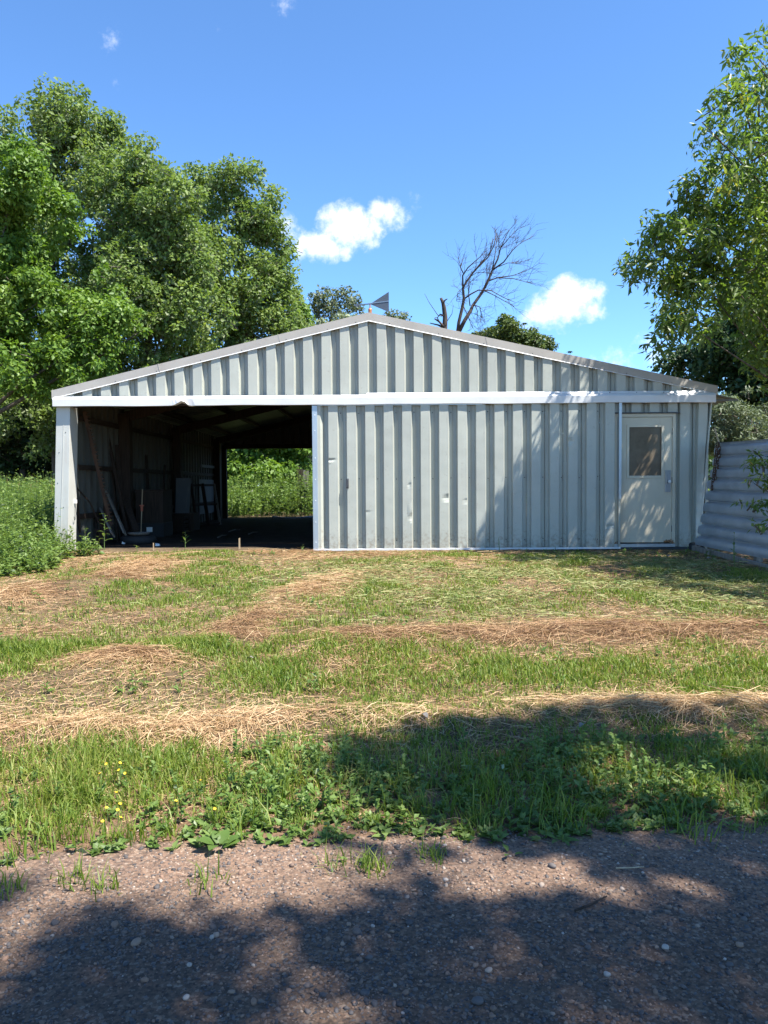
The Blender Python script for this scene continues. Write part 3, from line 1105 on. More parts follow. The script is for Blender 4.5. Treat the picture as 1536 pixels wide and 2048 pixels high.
def px_ells(lst, Y, dy=.8, grow=1.12):
    """crown lobes given by where they are seen; world radius follows from the distance; each lobe has real depth"""
    out = []
    rs = random.Random(int(Y * 10))
    for e in lst:
        px, py, rx_, ry_ = e[:4]
        rx_, ry_ = rx_ * grow, ry_ * grow
        yy = Y + (e[4] if len(e) > 4 else rs.uniform(-1.2, 1.2))
        c = at(px, py, yy)
        s = yy / FPX
        out.append(((c.x, c.y, c.z), (rx_ * s, dy * .5 * (rx_ + ry_) * s, ry_ * s)))
    return out


def curve_pts(a, b, bend, n=6, seed=0):
    a, b = Vector(a), Vector(b)
    rs = random.Random(seed)
    pts = []
    sd = Vector((rs.uniform(-1, 1), rs.uniform(-1, 1), rs.uniform(-.2, .6)))
    for i in range(n):
        t = i / (n - 1)
        pts.append(a.lerp(b, t) + sd * bend * math.sin(math.pi * t) + Vector((rs.uniform(-1, 1), rs.uniform(-1, 1), rs.uniform(-1, 1))) * bend * .12 * (0 < i < n - 1))
    return pts


def tree(name, label, base, top, r0, ells, mat, group=None, seed=1, leaf=.14, cover=2.0, rc=(.4, .7), dens=1.0, limbs=26, bark='bark',
         extra=None, keep=None, cat='tree', gap=.265, freq=.6, limb_k=1.0, **kw):
    rng = np.random.default_rng(seed)
    root = empty(name, base, label, cat, group)
    C, R = ellipsoid_clumps(ells, rng, rc, dens, gap, freq)
    if extra is not None:
        C = np.concatenate([C, np.array([e[:3] for e in extra])])
        R = np.concatenate([R, np.array([e[3] for e in extra])])
    if keep is not None:
        k = keep(C)
        C, R = C[k], R[k]
    tb = MB()
    base, top = Vector(base), Vector(top)
    tr = curve_pts(base - Vector((0, 0, .15)), top, .04 * (top - base).length, 9, seed)
    tb.tube(tr, [r0 * (1.35 if i == 0 else 1 - .86 * i / 8) for i in range(9)], 9)
    sel = rng.choice(len(C), min(limbs, len(C)), replace=False)
    for q, j in enumerate(sel):
        c = Vector(C[j])
        # leave the trunk below the clump
        best, bt = None, 1e9
        for i in range(1, 9):
            dz = c.z - tr[i].z
            cost = abs(dz - .55 * (Vector((c.x, c.y, 0)) - Vector((tr[i].x, tr[i].y, 0))).length)
            if cost < bt:
                bt, best = cost, i
        p0 = tr[best]
        d = (c - p0).length
        rr0 = min(r0 * (1 - .86 * best / 8) * .6, .012 * d + .012) * limb_k
        tb.tube(curve_pts(p0, c, .08 * d, 6, seed * 100 + q), [rr0 * (1 - .8 * i / 5) for i in range(6)], 5, cap=False)
    # fine twigs inside clumps
    sel2 = rng.choice(len(C), min(limbs * 4, len(C)), replace=False)
    for q, j in enumerate(sel2):
        c = Vector(C[j])
        dd = Vector(rand_dirs(1, rng)[0])
        dd.z = abs(dd.z) * .6
        L_ = R[j] * 1.3
        tb.tube([c - dd * L_ - Vector((0, 0, .2 * L_)), c, c + dd * L_ * .6], [.012 + .008 * R[j], .009, .004], 4, cap=False)
    tb.build('trunk', MAT[bark], root, smooth=True)
    P, Nn, D, ln, wd, ti = clump_leaves(C, R, rng, leaf, cover, **kw)
    V, T = leaf_arrays(P, Nn, D, ln, wd)
    tri_mesh('crown', V, T, mat, root, {'tint': np.repeat(ti, 4)})
    return root


def cap_ground(p, dz=0.0):
    return (p[0], p[1], float(ground_z(p[0], p[1])) + dz)


def gp(px, py):
    """ground point seen at a photo pixel"""
    d = ray(px, py)
    t = 1.0 / max(1e-6, -d.z)
    for _ in range(30):
        p = Vector((0, 0, CAM_Z)) + d * t
        gz = float(ground_z(p.x, p.y))
        t *= 1 + .8 * ((CAM_Z - gz) / max(1e-6, CAM_Z - p.z) - 1)
    p = Vector((0, 0, CAM_Z)) + d * t
    return Vector((p.x, p.y, float(ground_z(p.x, p.y))))


F_MAPLE = foliage('maple_leaf', [(0, (.060, .115, .016)), (.5, (.122, .215, .032)), (1, (.20, .29, .060))], trans=.38)
F_POPLAR = foliage('silvery_leaf', [(0, (.070, .125, .026)), (.5, (.148, .220, .050)), (1, (.24, .305, .10))], back=(.26, .31, .17), trans=.38, rough=.55, spec=.25)
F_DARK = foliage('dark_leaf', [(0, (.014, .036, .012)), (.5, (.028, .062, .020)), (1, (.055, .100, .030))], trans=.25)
F_ELDER = foliage('box_elder_leaf', [(0, (.060, .110, .020)), (.5, (.120, .195, .036)), (.85, (.18, .255, .055)), (1, (.34, .30, .06))], back=(.16, .215, .09), trans=.50, rough=.42, spec=.45)
F_GREY = foliage('grey_green_leaf', [(0, (.070, .100, .048)), (.5, (.120, .155, .080)), (1, (.200, .225, .135))], back=(.20, .23, .15), trans=.25)
F_WEED = foliage('weed_leaf', [(0, (.050, .100, .018)), (.5, (.110, .180, .036)), (1, (.19, .255, .075))], back=(.30, .35, .21), trans=.35)
F_GRASS = foliage('grass_blade', [(0, (.060, .120, .014)), (.45, (.150, .215, .028)), (.8, (.25, .28, .060)), (1, (.38, .33, .12))], trans=.38, rough=.5)
F_CLIP = foliage('clipped_grass', [(0, (.10, .145, .034)), (.5, (.215, .235, .080)), (1, (.40, .34, .17))], trans=.2, rough=.6)
F_STRAW = foliage('dry_straw', [(0, (.13, .068, .034)), (.35, (.31, .18, .092)), (.7, (.50, .335, .18)), (1, (.62, .47, .285))], trans=.15, rough=.6, spec=.3)
F_TAN = foliage('tawny_stalk', [(0, (.25, .14, .06)), (1, (.45, .30, .15))], trans=.15)

# ================================================================== TREES
tree('silvery_poplar', 'tallest pale-leaved tree at the far left with its crown tip against the sky', cap_ground((-14.0, 33.5)), at(115, 200, 33.5), .28,
     px_ells([(118, 235, 62, 58), (5, 300, 60, 60), (185, 450, 60, 70), (250, 330, 40, 50), (70, 290, 60, 70), (195, 275, 55, 60), (140, 350, 120, 90), (215, 400, 70, 100), (80, 470, 120, 120), (200, 540, 110, 120), (110, 660, 150, 130), (60, 820, 150, 90)], 33.5),
     F_POPLAR, 'tall trees behind the left of the shed', seed=3, flat=.95, leaf=.17, cover=1.25, rc=(.38, .72), dens=.78, limbs=40)
tree('green_maple', 'bright green broad maple in front of the tall left trees', cap_ground((-14.6, 26.0)), at(40, 350, 26.0), .22,
     px_ells([(25, 350, 70, 60), (60, 430, 90, 70), (20, 540, 110, 70), (150, 570, 90, 60), (70, 640, 150, 60), (190, 660, 90, 50), (60, 740, 160, 60), (-80, 560, 120, 160)], 26.0),
     F_MAPLE, 'tall trees behind the left of the shed', seed=4, leaf=.15, cover=1.6, rc=(.38, .66), dens=.9, limbs=40)
tree('silvery_poplar', 'middle pale-leaved tree between the tallest left tree and the rounded one', cap_ground((-10.2, 31.5)), at(305, 320, 31.5), .26,
     px_ells([(305, 325, 48, 38), (275, 390, 60, 60), (335, 410, 60, 60), (300, 480, 90, 80), (270, 580, 90, 90), (360, 590, 90, 90), (385, 500, 45, 80), (310, 690, 130, 80), (240, 790, 130, 70)], 31.5),
     F_POPLAR, 'tall trees behind the left of the shed', seed=5, flat=.95, leaf=.16, cover=1.4, rc=(.36, .66), dens=.9, limbs=40)
tree('silvery_poplar', 'rounded pale-leaved tree with a steep right side above the left roof slope', cap_ground((-6.6, 35.5)), at(468, 345, 35.5), .26,
     px_ells([(470, 365, 42, 42), (412, 385, 42, 42), (500, 430, 55, 60), (400, 470, 50, 60), (380, 560, 50, 90), (525, 510, 60, 70), (460, 560, 80, 70), (550, 580, 50, 60), (420, 640, 90, 80), (520, 660, 80, 60), (575, 640, 35, 45), (400, 760, 130, 70)], 35.5),
     F_POPLAR, 'tall trees behind the left of the shed', seed=6, flat=.95, leaf=.17, cover=1.4, rc=(.38, .68), dens=.9, limbs=40)
tree('small_maple', 'small fresh-green tree peeking over the roof beside the rounded pale tree', cap_ground((-4.4, 40.0)), at(606, 600, 40.0), .14,
     px_ells([(606, 625, 20, 34), (588, 668, 34, 38), (625, 690, 30, 40), (560, 760, 80, 60)], 40.0), F_MAPLE, seed=7, leaf=.16, cover=1.4, rc=(.3, .5), limbs=12)
tree('airy_tree', 'thin grey-green tree with open branches left of the roof peak', cap_ground((-3.0, 47.0)), at(665, 585, 47.0), .16,
     px_ells([(645, 600, 22, 24), (680, 595, 26, 20), (655, 630, 34, 24), (715, 612, 20, 16)], 47.0), F_GREY, seed=8, leaf=.19, cover=.9, rc=(.3, .5), dens=.85, limbs=18)
tree('silver_shrub', 'silvery pale bushy tree just above the roof left of the peak', cap_ground((-2.2, 41.0)), at(680, 650, 41.0), .14,
     px_ells([(650, 672, 40, 24), (695, 652, 38, 24), (725, 660, 30, 22), (690, 720, 80, 40)], 41.0),
     foliage('silver_leaf', [(0, (.14, .18, .10)), (1, (.30, .34, .21))], back=(.34, .37, .27), trans=.2), seed=9, leaf=.17, cover=1.6, rc=(.3, .5), limbs=14)
tree('airy_tree', 'wispy treetop just right of the weather vane', cap_ground((0.8, 47.0)), at(795, 618, 47.0), .12,
     px_ells([(795, 634, 24, 14), (775, 650, 24, 16), (800, 700, 50, 40)], 47.0), F_GREY, seed=10, leaf=.16, cover=1.0, rc=(.25, .42), limbs=14)
tree('mixed_green_tree', 'olive-green bushy tree over the right roof slope beside the dead tree', cap_ground((6.8, 42.0)), at(1012, 640, 42.0), .2,
     px_ells([(1010, 655, 24, 22), (980, 672, 38, 18), (1030, 675, 32, 28), (1065, 688, 26, 22), (1088, 695, 16, 16), (1030, 740, 80, 50)], 42.0),
     foliage('olive_leaf', [(0, (.040, .072, .016)), (.5, (.085, .125, .030)), (1, (.15, .19, .055))], trans=.3), seed=12, leaf=.15, cover=2.0, rc=(.26, .46), limbs=14)

# dark undergrowth trees between weeds and the big crowns
for i, (lab, x_, y_, ell) in enumerate([
        ('shaded dark tree at the far left edge above the weeds', -17.5, 37, [(10, 800, 90, 90), (20, 900, 90, 60), (-60, 860, 90, 110)]),
        ('shaded dark tree right behind the left end of the shed roof', -14.2, 39, [(95, 800, 80, 80), (110, 890, 70, 60), (170, 840, 80, 80)])]):
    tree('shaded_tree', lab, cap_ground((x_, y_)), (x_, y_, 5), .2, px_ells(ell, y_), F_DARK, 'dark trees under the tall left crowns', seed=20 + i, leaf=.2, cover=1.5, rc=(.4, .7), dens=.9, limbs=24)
tree('hanging_maple', 'maple foliage seen through the rear opening of the shed', cap_ground((-7.2, 32.0)), at(520, 780, 32.0), .22,
     px_ells([(480, 905, 45, 40), (540, 900, 55, 42), (585, 885, 35, 30), (500, 830, 80, 50), (455, 940, 35, 26), (520, 945, 60, 22), (580, 940, 40, 22), (430, 900, 50, 50)], 32.0), F_MAPLE, seed=23, leaf=.18, cover=1.7, rc=(.35, .6), limbs=18)
tree('grey_shrub', 'pale grey-green shrub behind the rear opening beside the spruce', cap_ground((-4.9, 50.0)), at(600, 890, 50.0), .1,
     px_ells([(598, 915, 22, 40), (575, 940, 22, 24), (625, 945, 24, 22), (615, 900, 30, 40)], 50.0), F_GREY, seed=24, leaf=.15, cover=1.7, rc=(.3, .45), limbs=10, cat='shrub')


def spruce(name, label, base, h, r, seed=1, group=None, leaf=.22, tiers=26):
    rng = np.random.default_rng(seed)
    root = empty(name, base, label, 'tree', group)
    MB().tube([Vector(base) - Vector((0, 0, .1)), Vector(base) + Vector((0, 0, h))], [.03 * h ** .8, .01], 7).build('trunk', MAT['bark'], root)
    P, D, Nn, ln = [], [], [], []
    for t in np.linspace(.03, 1, tiers):
        z = h * t
        rr_ = r * (1 - t) ** .85 + .04
        nb = int(7 + 5 * (1 - t))
        a0 = rng.uniform(0, 6.28)
        for b_ in range(nb):
            a = a0 + 6.283 * b_ / nb + rng.uniform(-.2, .2)
            L_ = rr_ * rng.uniform(.75, 1.1)
            m_ = max(3, int(L_ / .1))
            for s in np.linspace(.1, 1, m_):
                c = np.array([math.cos(a) * L_ * s, math.sin(a) * L_ * s, z - L_ * .35 * s * s + .05 * s])
                for sg in (-1, 1):
                    d = np.array([math.cos(a + sg * .9), math.sin(a + sg * .9), -.35])
                    P.append(c)
                    D.append(d)
                    Nn.append((0, 0, 1))
                    ln.append(leaf * (1.1 - .5 * s) * rng.uniform(.7, 1.2))
    P = np.array(P) + np.array(base)
    ln = np.array(ln)
    D = np.array(D) + rng.normal(size=P.shape) * .2
    V, T = leaf_arrays(P, np.array(Nn, float) + rng.normal(size=P.shape) * .3, D, ln, ln * .32)
    tri_mesh('crown', V, T, F_DARK, root, {'tint': np.repeat(np.clip(rng.normal(.5, .2, len(P)), 0, 1), 4)})
    return root


spruce('spruce', 'dark spruce seen at the right of the rear opening', cap_ground((-4.0, 41.0)), 5.2, 1.5, 31)
p = at(1012, 632, 46)
spruce('spruce', 'spruce tip poking above the olive-green tree', cap_ground((p.x, p.y)), p.z, 1.6, 32, tiers=30)
p = at(1049, 646, 46)
spruce('spruce', 'second spruce tip right of the first over the olive-green tree', cap_ground((p.x, p.y)), p.z, 1.5, 33, tiers=30)
p = at(1140, 700, 62)
spruce('spruce', 'tiny spruce tip just over the right roof slope', cap_ground((p.x, p.y)), p.z, 1.6, 34, tiers=30, leaf=.3)

# box elder at the right: trunk beyond the frame, branches reaching over the shed corner
BE = [(1510, 140, 50, 45), (1470, 190, 45, 40), (1490, 280, 70, 60), (1440, 300, 50, 35), (1420, 380, 60, 40), (1480, 400, 70, 70), (1400, 450, 80, 50), (1340, 480, 60, 38), (1290, 525, 38, 26),
      (1450, 500, 90, 60), (1370, 540, 80, 45), (1500, 570, 70, 70), (1330, 575, 50, 26), (1420, 620, 90, 50), (1365, 650, 50, 35), (1310, 695, 32, 22), (1360, 720, 50, 36), 
      (1530, 700, 50, 70), (1525, 215, 60, 90), (1535, 330, 60, 80), (1515, 480, 60, 80), (1560, 250, 80, 120), (1600, 450, 100, 150), (1620, 650, 110, 140)]
be_ells = px_ells([e + (random.Random(i).uniform(-.9, .75),) for i, e in enumerate(BE)], 11.75, dy=1.15, grow=1.08)
be_ells += [((7.0, 9.9, 5.0), (1.6, 1.3, .9)), ((6.6, 8.9, 4.6), (1.0, .9, .6)), ((7.9, 8.6, 6.6), (1.6, 1.4, 1.2))]  # lobes beyond the frame, added to shade the ground before the shed
be_extra = []
for (px, py, r) in [(1255, 520, .17), (1262, 560, .16), (1270, 545, .14), (1300, 435, .16), (1305, 470, .17), (1330, 455, .18), (1375, 365, .2), (1400, 290, .2), (1440, 205, .2), (1470, 110, .22), (1490, 100, .2),
                    (1400, 345, .2), (1298, 690, .16), (1312, 715, .18), (1290, 700, .12), (1335, 600, .14), (1440, 330, .22), (1530, 60, .2), (1360, 430, .2)]:
    p = at(px, py, 11.6 + random.uniform(-.4, .4))
    be_extra.append((p.x, p.y, p.z, r))
rng = np.random.default_rng(45)
n = 900
gx_, gy_ = rng.uniform(1.4, 5.4, n), rng.uniform(7.4, 12.5, n)
k = (gx_ - 1.5) * 4.4 > (12.2 - gy_) * 2.5 + rng.normal(0, .5, n)
gx_, gy_ = gx_[k][:420], gy_[k][:420]
zz_ = rng.uniform(4.4, 7.5, len(gx_))
tt_ = zz_ / SUN_DIR.z
be_extra += [(a_, b_, c_, r_) for a_, b_, c_, r_ in zip(gx_ + SUN_DIR.x * tt_, gy_ + SUN_DIR.y * tt_, zz_, rng.uniform(.10, .2, len(gx_)))]  # crown clumps added along sun rays so their shade falls before the shed
tree('box_elder', 'big box elder at the right edge with leafy branches reaching over the shed', cap_ground((9.2, 13.2)), (8.6, 12.8, 9.6), .26, be_ells, F_ELDER,
     seed=41, leaf=.125, cover=.92, rc=(.12, .27), dens=.72, limbs=60, extra=be_extra, keep=lambda C: (C[:, 2] > np.where(C[:, 0] < 5.6, roof_z(C[:, 0]) + .25, 1.2)),
     droop=1.0, aspect=.32, up=.25, flat=.9, out=.45, gap=.315, freq=1.1, limb_k=.45)
tree('shaded_tree', 'dark leafy tree behind the fence at the right edge', cap_ground((11.8, 22.0)), (11.2, 22, 7), .22,
     px_ells([(1400, 730, 60, 50), (1470, 700, 80, 70), (1540, 640, 80, 120), (1480, 790, 80, 50), (1560, 760, 80, 80)], 22.0), F_DARK, seed=42, leaf=.16, cover=1.6, rc=(.32, .55), limbs=24)
tree('willow_shrub', 'pale fine-leaved grey-green shrub behind the metal fence', cap_ground((8.6, 18.0)), (8.6, 18, 2.6), .06,
     px_ells([(1450, 840, 45, 38), (1500, 830, 50, 45), (1545, 840, 45, 60), (1440, 885, 40, 30), (1520, 890, 70, 40)], 18.0), F_GREY, seed=43, leaf=.085, cover=1.5, rc=(.22, .38), limbs=20, aspect=.3, cat='shrub')
sap_ex = []
for (px, py, r, Y) in [(1512, 905, .10, 9.6), (1505, 930, .10, 9.6), (1525, 925, .13, 9.5), (1545, 920, .15, 9.5), (1520, 955, .10, 9.4), (1500, 960, .08, 9.4), (1535, 965, .12, 9.5),
                       (1505, 1008, .09, 9.3), (1525, 1012, .11, 9.3), (1545, 1010, .14, 9.3), (1510, 1052, .08, 9.2), (1530, 1055, .10, 9.2), (1560, 1040, .16, 9.3), (1570, 960, .2, 9.4), (1480, 1000, .05, 9.3)]:
    p = at(px, py, Y)
    sap_ex.append((p.x, p.y, p.z, r))
tree('box_elder_sapling', 'bright green sapling branches in front of the metal fence at the right edge', cap_ground((5.35, 9.5)), (5.2, 9.45, 2.2), .03,
     [((5.35, 9.5, 1.9), (.35, .35, .5))], F_ELDER, seed=44, leaf=.085, cover=.95, rc=(.1, .18), dens=.5, limbs=24, extra=sap_ex, droop=.8, aspect=.36)

# unseen roadside tree right of the camera, crown shaped to shade road and verge
LIT = [(-.62, 3.10, .62, .34, 1), (-1.45, 3.20, .60, .30, 1), (.64, 2.95, .30, .13, 1), (1.32, 2.95, .18, .08, 1), (-1.30, 2.48, .16, .20, .9), (-.42, 2.46, .26, .12, .6), (.28, 2.42, .22, .12, .5),
       (1.3, 2.3, .25, .15, .6), (-.1, 2.25, .3, .07, .6), (1.62, 3.62, .16, .16, 1), (.15, 2.95, .12, .12, .5), (1.0, 2.55, .15, .08, .4), (1.9, 4.62, .5, .12, .9), (.35, 3.42, .25, .1, .5)]


def shade_wanted(x, y):
    s = np.ones(np.shape(x))
    edge = np.interp(y, [1.5, 3.2, 3.45, 3.9, 4.3, 4.75, 5.0], [-3.0, -2.6, .18, -.12, -.25, .55, 3.0])
    s = s * np.clip((x - edge) / .25 + .5, 0, 1)
    s = s * np.clip((4.95 - y) / .25, 0, 1)
    for cx, cy, rx_, ry_, k in LIT:
        q = ((x - cx) / (rx_ * 1.12)) ** 2 + ((y - cy) / (ry_ * 1.12)) ** 2
        s = s * (1 - k * np.clip(1.6 - q, 0, 1))
    return s


rng = np.random.default_rng(52)
n = 3300
gx_, gy_ = rng.uniform(-2.4, 3.4, n), rng.uniform(1.2, 5.0, n)
zz_ = rng.uniform(6.5, 13.0, n)
k = (rng.uniform(0, 1, n) < shade_wanted(gx_, gy_) * np.where(gy_ < 3.2, .85, 1.0)) & (fbm(gx_ * 2.8, gy_ * 2.8, 77, 3) > .36)
gx_, gy_, zz_ = gx_[k], gy_[k], zz_[k]
tt_ = (zz_ + .5) / SUN_DIR.z
ext = [(a_, b_, c_, r_) for a_, b_, c_, r_ in zip(gx_ + SUN_DIR.x * tt_, gy_ + SUN_DIR.y * tt_, zz_, rng.uniform(.08, .165, len(gx_)))]
tree('roadside_maple', 'roadside tree right of the viewpoint whose crown shades the gravel road', cap_ground((8.2, -1.2)), (7.2, -.4, 13.0), .28,
     [((8.2, -.6, 8.0), (1.6, 1.2, 1.2)), ((8.6, -2.2, 6.4), (1.6, 1.2, 1.2)), ((6.4, -2.4, 9.6), (2.0, .8, 1.0))],
     F_MAPLE, seed=51, leaf=.14, cover=1.15, rc=(.3, .5), dens=.8, limbs=40, extra=ext)

# far-off wood closing the view under the roof lines
rng = np.random.default_rng(61)
C, R = [], []
for k in range(1900):
    y_ = rng.uniform(60, 90)
    x_ = rng.uniform(-75, 75)
    hgt = (4.2 + 2.0 * float(fbm(x_ * .09, .3, 5, 3))) * (y_ / 65) * (.62 if 5 < x_ < 40 else 1)
    C.append((x_, y_, rng.uniform(0, 1) ** .8 * hgt))
    R.append(rng.uniform(.8, 1.5))
P, Nn, D, ln, wd, ti = clump_leaves(np.array(C), np.array(R), rng, .95, 1.3)
V, T = leaf_arrays(P, Nn, D, ln, wd)
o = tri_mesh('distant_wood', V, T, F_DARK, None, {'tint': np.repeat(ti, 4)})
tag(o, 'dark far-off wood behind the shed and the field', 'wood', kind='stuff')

# ------------------------------------------------------------------ dead tree and snag


def zoom4(x_, y_):
    return 820 + x_ / 5.12, 440 + y_ / 5.12


def branch_from(pts, Y, rs, jit=.25):
    out = []
    off = rs.uniform(-.5, .5)
    for i, (a, b_) in enumerate(pts):
        px, py = zoom4(a, b_)
        out.append(at(px, py, Y + off * i / max(1, len(pts) - 1) + rs.uniform(-jit, jit) * .3))
    return out


def twigs(mb, pts, rs, n, L0, r0, depth, lean):
    """side twigs that sweep up and to the lee side like a wind-shaped crown"""
    for _ in range(n):
        i = rs.randrange(max(1, len(pts) // 3), len(pts) - 1) if len(pts) > 2 else 0
        t = rs.random()
        p = pts[i].lerp(pts[i + 1], t)
        ax = (pts[i + 1] - pts[i]).normalized()
        d = (ax * .7 + Vector((rs.uniform(-.7, .7), rs.uniform(-.9, .9), rs.uniform(-.55, .7))) + Vector(lean)).normalized()
        L_ = L0 * rs.uniform(.45, 1.2)
        q = [p]
        for s in range(4):
            d = (d + Vector((rs.uniform(-.3, .3), rs.uniform(-.3, .3), rs.uniform(-.25, .3)))).normalized()
            q.append(q[-1] + d * L_ / 4)
        mb.tube(q, [r0, r0 * .85, r0 * .7, r0 * .55, r0 * .35], 4, cap=False)
        if depth > 0:
            twigs(mb, q, rs, 3, L_ * .6, r0 * .65, depth - 1, lean)


rs = random.Random(3)
YD_ = 30.0
dbase = at(915, 668, YD_)
dead = empty('dead_tree', (dbase.x, dbase.y, 0), 'leafless dead tree with two leaning stems above the right roof slope', 'tree')
mb = MB()
gbase = Vector((dbase.x, dbase.y, -.1))
stems = [([(490, 1140), (500, 1050), (540, 880), (552, 800), (542, 700), (572, 640), (640, 545), (690, 490), (800, 380), (860, 260), (885, 140)], .070, .014),
         ([(500, 1150), (560, 1030), (620, 930), (640, 880), (740, 740), (800, 620), (840, 520), (900, 400), (930, 280), (1015, 100)], .085, .012)]
subs = [([(552, 810), (620, 760), (700, 718), (830, 722), (950, 790), (1080, 845)], .05), ([(542, 700), (540, 570), (590, 490), (680, 410), (770, 330)], .055),
        ([(815, 620), (900, 590), (1050, 570), (1195, 520)], .045), ([(850, 510), (960, 430), (1050, 310), (1165, 205)], .05), ([(840, 520), (870, 360), (895, 150)], .04),
        ([(760, 722), (860, 770), (1065, 885)], .035), ([(650, 870), (715, 890), (738, 1010)], .035), ([(665, 870), (690, 930), (684, 1050)], .03), ([(550, 890), (600, 1000), (640, 1105)], .03),
        ([(900, 592), (1060, 600), (1200, 638)], .03), ([(545, 545), (520, 490), (515, 460)], .035), ([(640, 545), (700, 470), (820, 330), (850, 180)], .04), ([(930, 285), (1000, 200), (1080, 110)], .025),
        ([(535, 700), (490, 740), (475, 830)], .022), ([(615, 880), (600, 760), (605, 650)], .035), ([(850, 500), (1000, 440), (1110, 440)], .025), ([(590, 600), (680, 540), (820, 540)], .022)]
for pts, r_a, r_b in stems:
    w_ = branch_from(pts, YD_, rs)
    mb.tube(w_, np.linspace(r_a, r_b, len(w_)).tolist(), 7)
    mb.tube([gbase + Vector(((w_[0].x - gbase.x) * .3, 0, 0)), (gbase + w_[0]) / 2 + Vector((.05, 0, 0)), w_[0]], [.2, .15, r_a * 1.02], 8)
    twigs(mb, w_, rs, 11, 1.0, .010, 2, (.25, 0, .25))
for pts, r_a in subs:
    w_ = branch_from(pts, YD_, rs)
    mb.tube(w_, np.linspace(r_a * .7, .009, len(w_)).tolist(), 5)
    twigs(mb, w_, rs, 8, .8, .008, 1, (.2, 0, .12))
mb.build('trunk', MAT['bark_dead'], dead, smooth=True)

sp_ = at(888, 668, YD_ + 1)
snag = empty('broken_snag', (sp_.x, sp_.y, 0), 'short broken dead trunk left of the dead tree behind the roof', 'tree')
mb = MB()
w_ = branch_from([(355, 1130), (360, 1000), (348, 900), (338, 850), (316, 798)], YD_ + 1, rs)
mb.tube([Vector((sp_.x, sp_.y, -.1))] + w_, [.2, .105, .095, .085, .07, .05], 8)
for pts, r_a in (([(352, 1100), (300, 1040), (250, 1010)], .06), ([(340, 1100), (290, 1075), (205, 1055)], .05), ([(338, 850), (360, 820), (382, 808)], .04), ([(330, 985), (285, 975), (200, 850), (150, 755)], .018),
                 ([(370, 1050), (430, 960), (445, 870)], .016), ([(345, 980), (310, 965), (280, 1000)], .04), ([(300, 1050), (280, 1000), (255, 1000)], .03)):
    w_ = branch_from(pts, YD_ + 1, rs)
    mb.tube(w_, np.linspace(r_a, r_a * .4, len(w_)).tolist(), 5)
mb.build('trunk', MAT['bark_dead'], snag, smooth=True)

# ================================================================== GRASS, STRAW, WEEDS


def blades(X, Y, rng, h, lean, w, tint, Z=None):
    """bent grass blades of three triangles"""
    n = len(X)
    if Z is None:
        Z = ground_z(X, Y) - .01
    a = rng.uniform(0, 6.283, n)
    f = a + rng.normal(0, .7, n) + 1.57
    dx, dy = np.cos(a), np.sin(a)
    sx, sy = np.cos(f) * w * .5, np.sin(f) * w * .5
    P = np.stack([X, Y, Z], 1)
    S = np.stack([sx, sy, np.zeros(n)], 1)
    M = P + np.stack([dx * lean * .3 * h, dy * lean * .3 * h, h * .55], 1)
    Tp = P + np.stack([dx * lean * h, dy * lean * h, h * np.sqrt(np.clip(1 - .55 * lean ** 2, .15, 1))], 1)
    V = np.stack([P - S, P + S, M + S * .75, M - S * .75, Tp], 1).reshape(-1, 3)
    i = np.arange(n)[:, None] * 5
    T = np.concatenate([i + np.array([[0, 1, 2]]), i + np.array([[0, 2, 3]]), i + np.array([[3, 2, 4]])], 1).reshape(-1, 3)
    return V, T, np.repeat(tint, 5)


def straws(X, Y, rng, ln, yaw, w, tint, lift, pitch):
    """lying stalks: bent ribbons of four triangles"""
    n = len(X)
    d = np.stack([np.cos(yaw), np.sin(yaw), np.zeros(n)], 1)
    roll = rng.normal(0, .7, n)
    side = np.stack([-np.sin(yaw) * np.cos(roll), np.cos(yaw) * np.cos(roll), np.sin(roll)], 1) * w[:, None] * .5
    ex, ey = X + d[:, 0] * ln, Y + d[:, 1] * ln
    z0 = ground_z(X, Y) + lift
    z1 = ground_z(ex, ey) + np.maximum(.003, lift + pitch * ln)
    A = np.stack([X, Y, z0], 1)
    B = np.stack([ex, ey, z1], 1)
    bend = rng.normal(0, .10, n) * ln
    Mi = (A + B) / 2 + np.stack([-np.sin(yaw) * bend, np.cos(yaw) * bend, np.abs(rng.normal(0, .05, n)) * ln], 1)
    V = np.stack([A - side, A + side, Mi + side, Mi - side, B + side * .6, B - side * .6], 1).reshape(-1, 3)
    i = np.arange(n)[:, None] * 6
    T = np.concatenate([i + np.array([[0, 1, 2]]), i + np.array([[0, 2, 3]]), i + np.array([[3, 2, 4]]), i + np.array([[3, 4, 5]])], 1).reshape(-1, 3)
    return V, T, np.repeat(tint, 6)


def scatter(n, y0, y1, rng, margin=1.2, power=1.0):
    """points on the visible wedge of ground (and a step to each side), denser near"""
    u = rng.uniform(0, 1, n)
    Y = y0 + (y1 - y0) * u ** power
    hw = .52 * Y + margin
    X = rng.uniform(-1, 1, n) * hw
    return X, Y


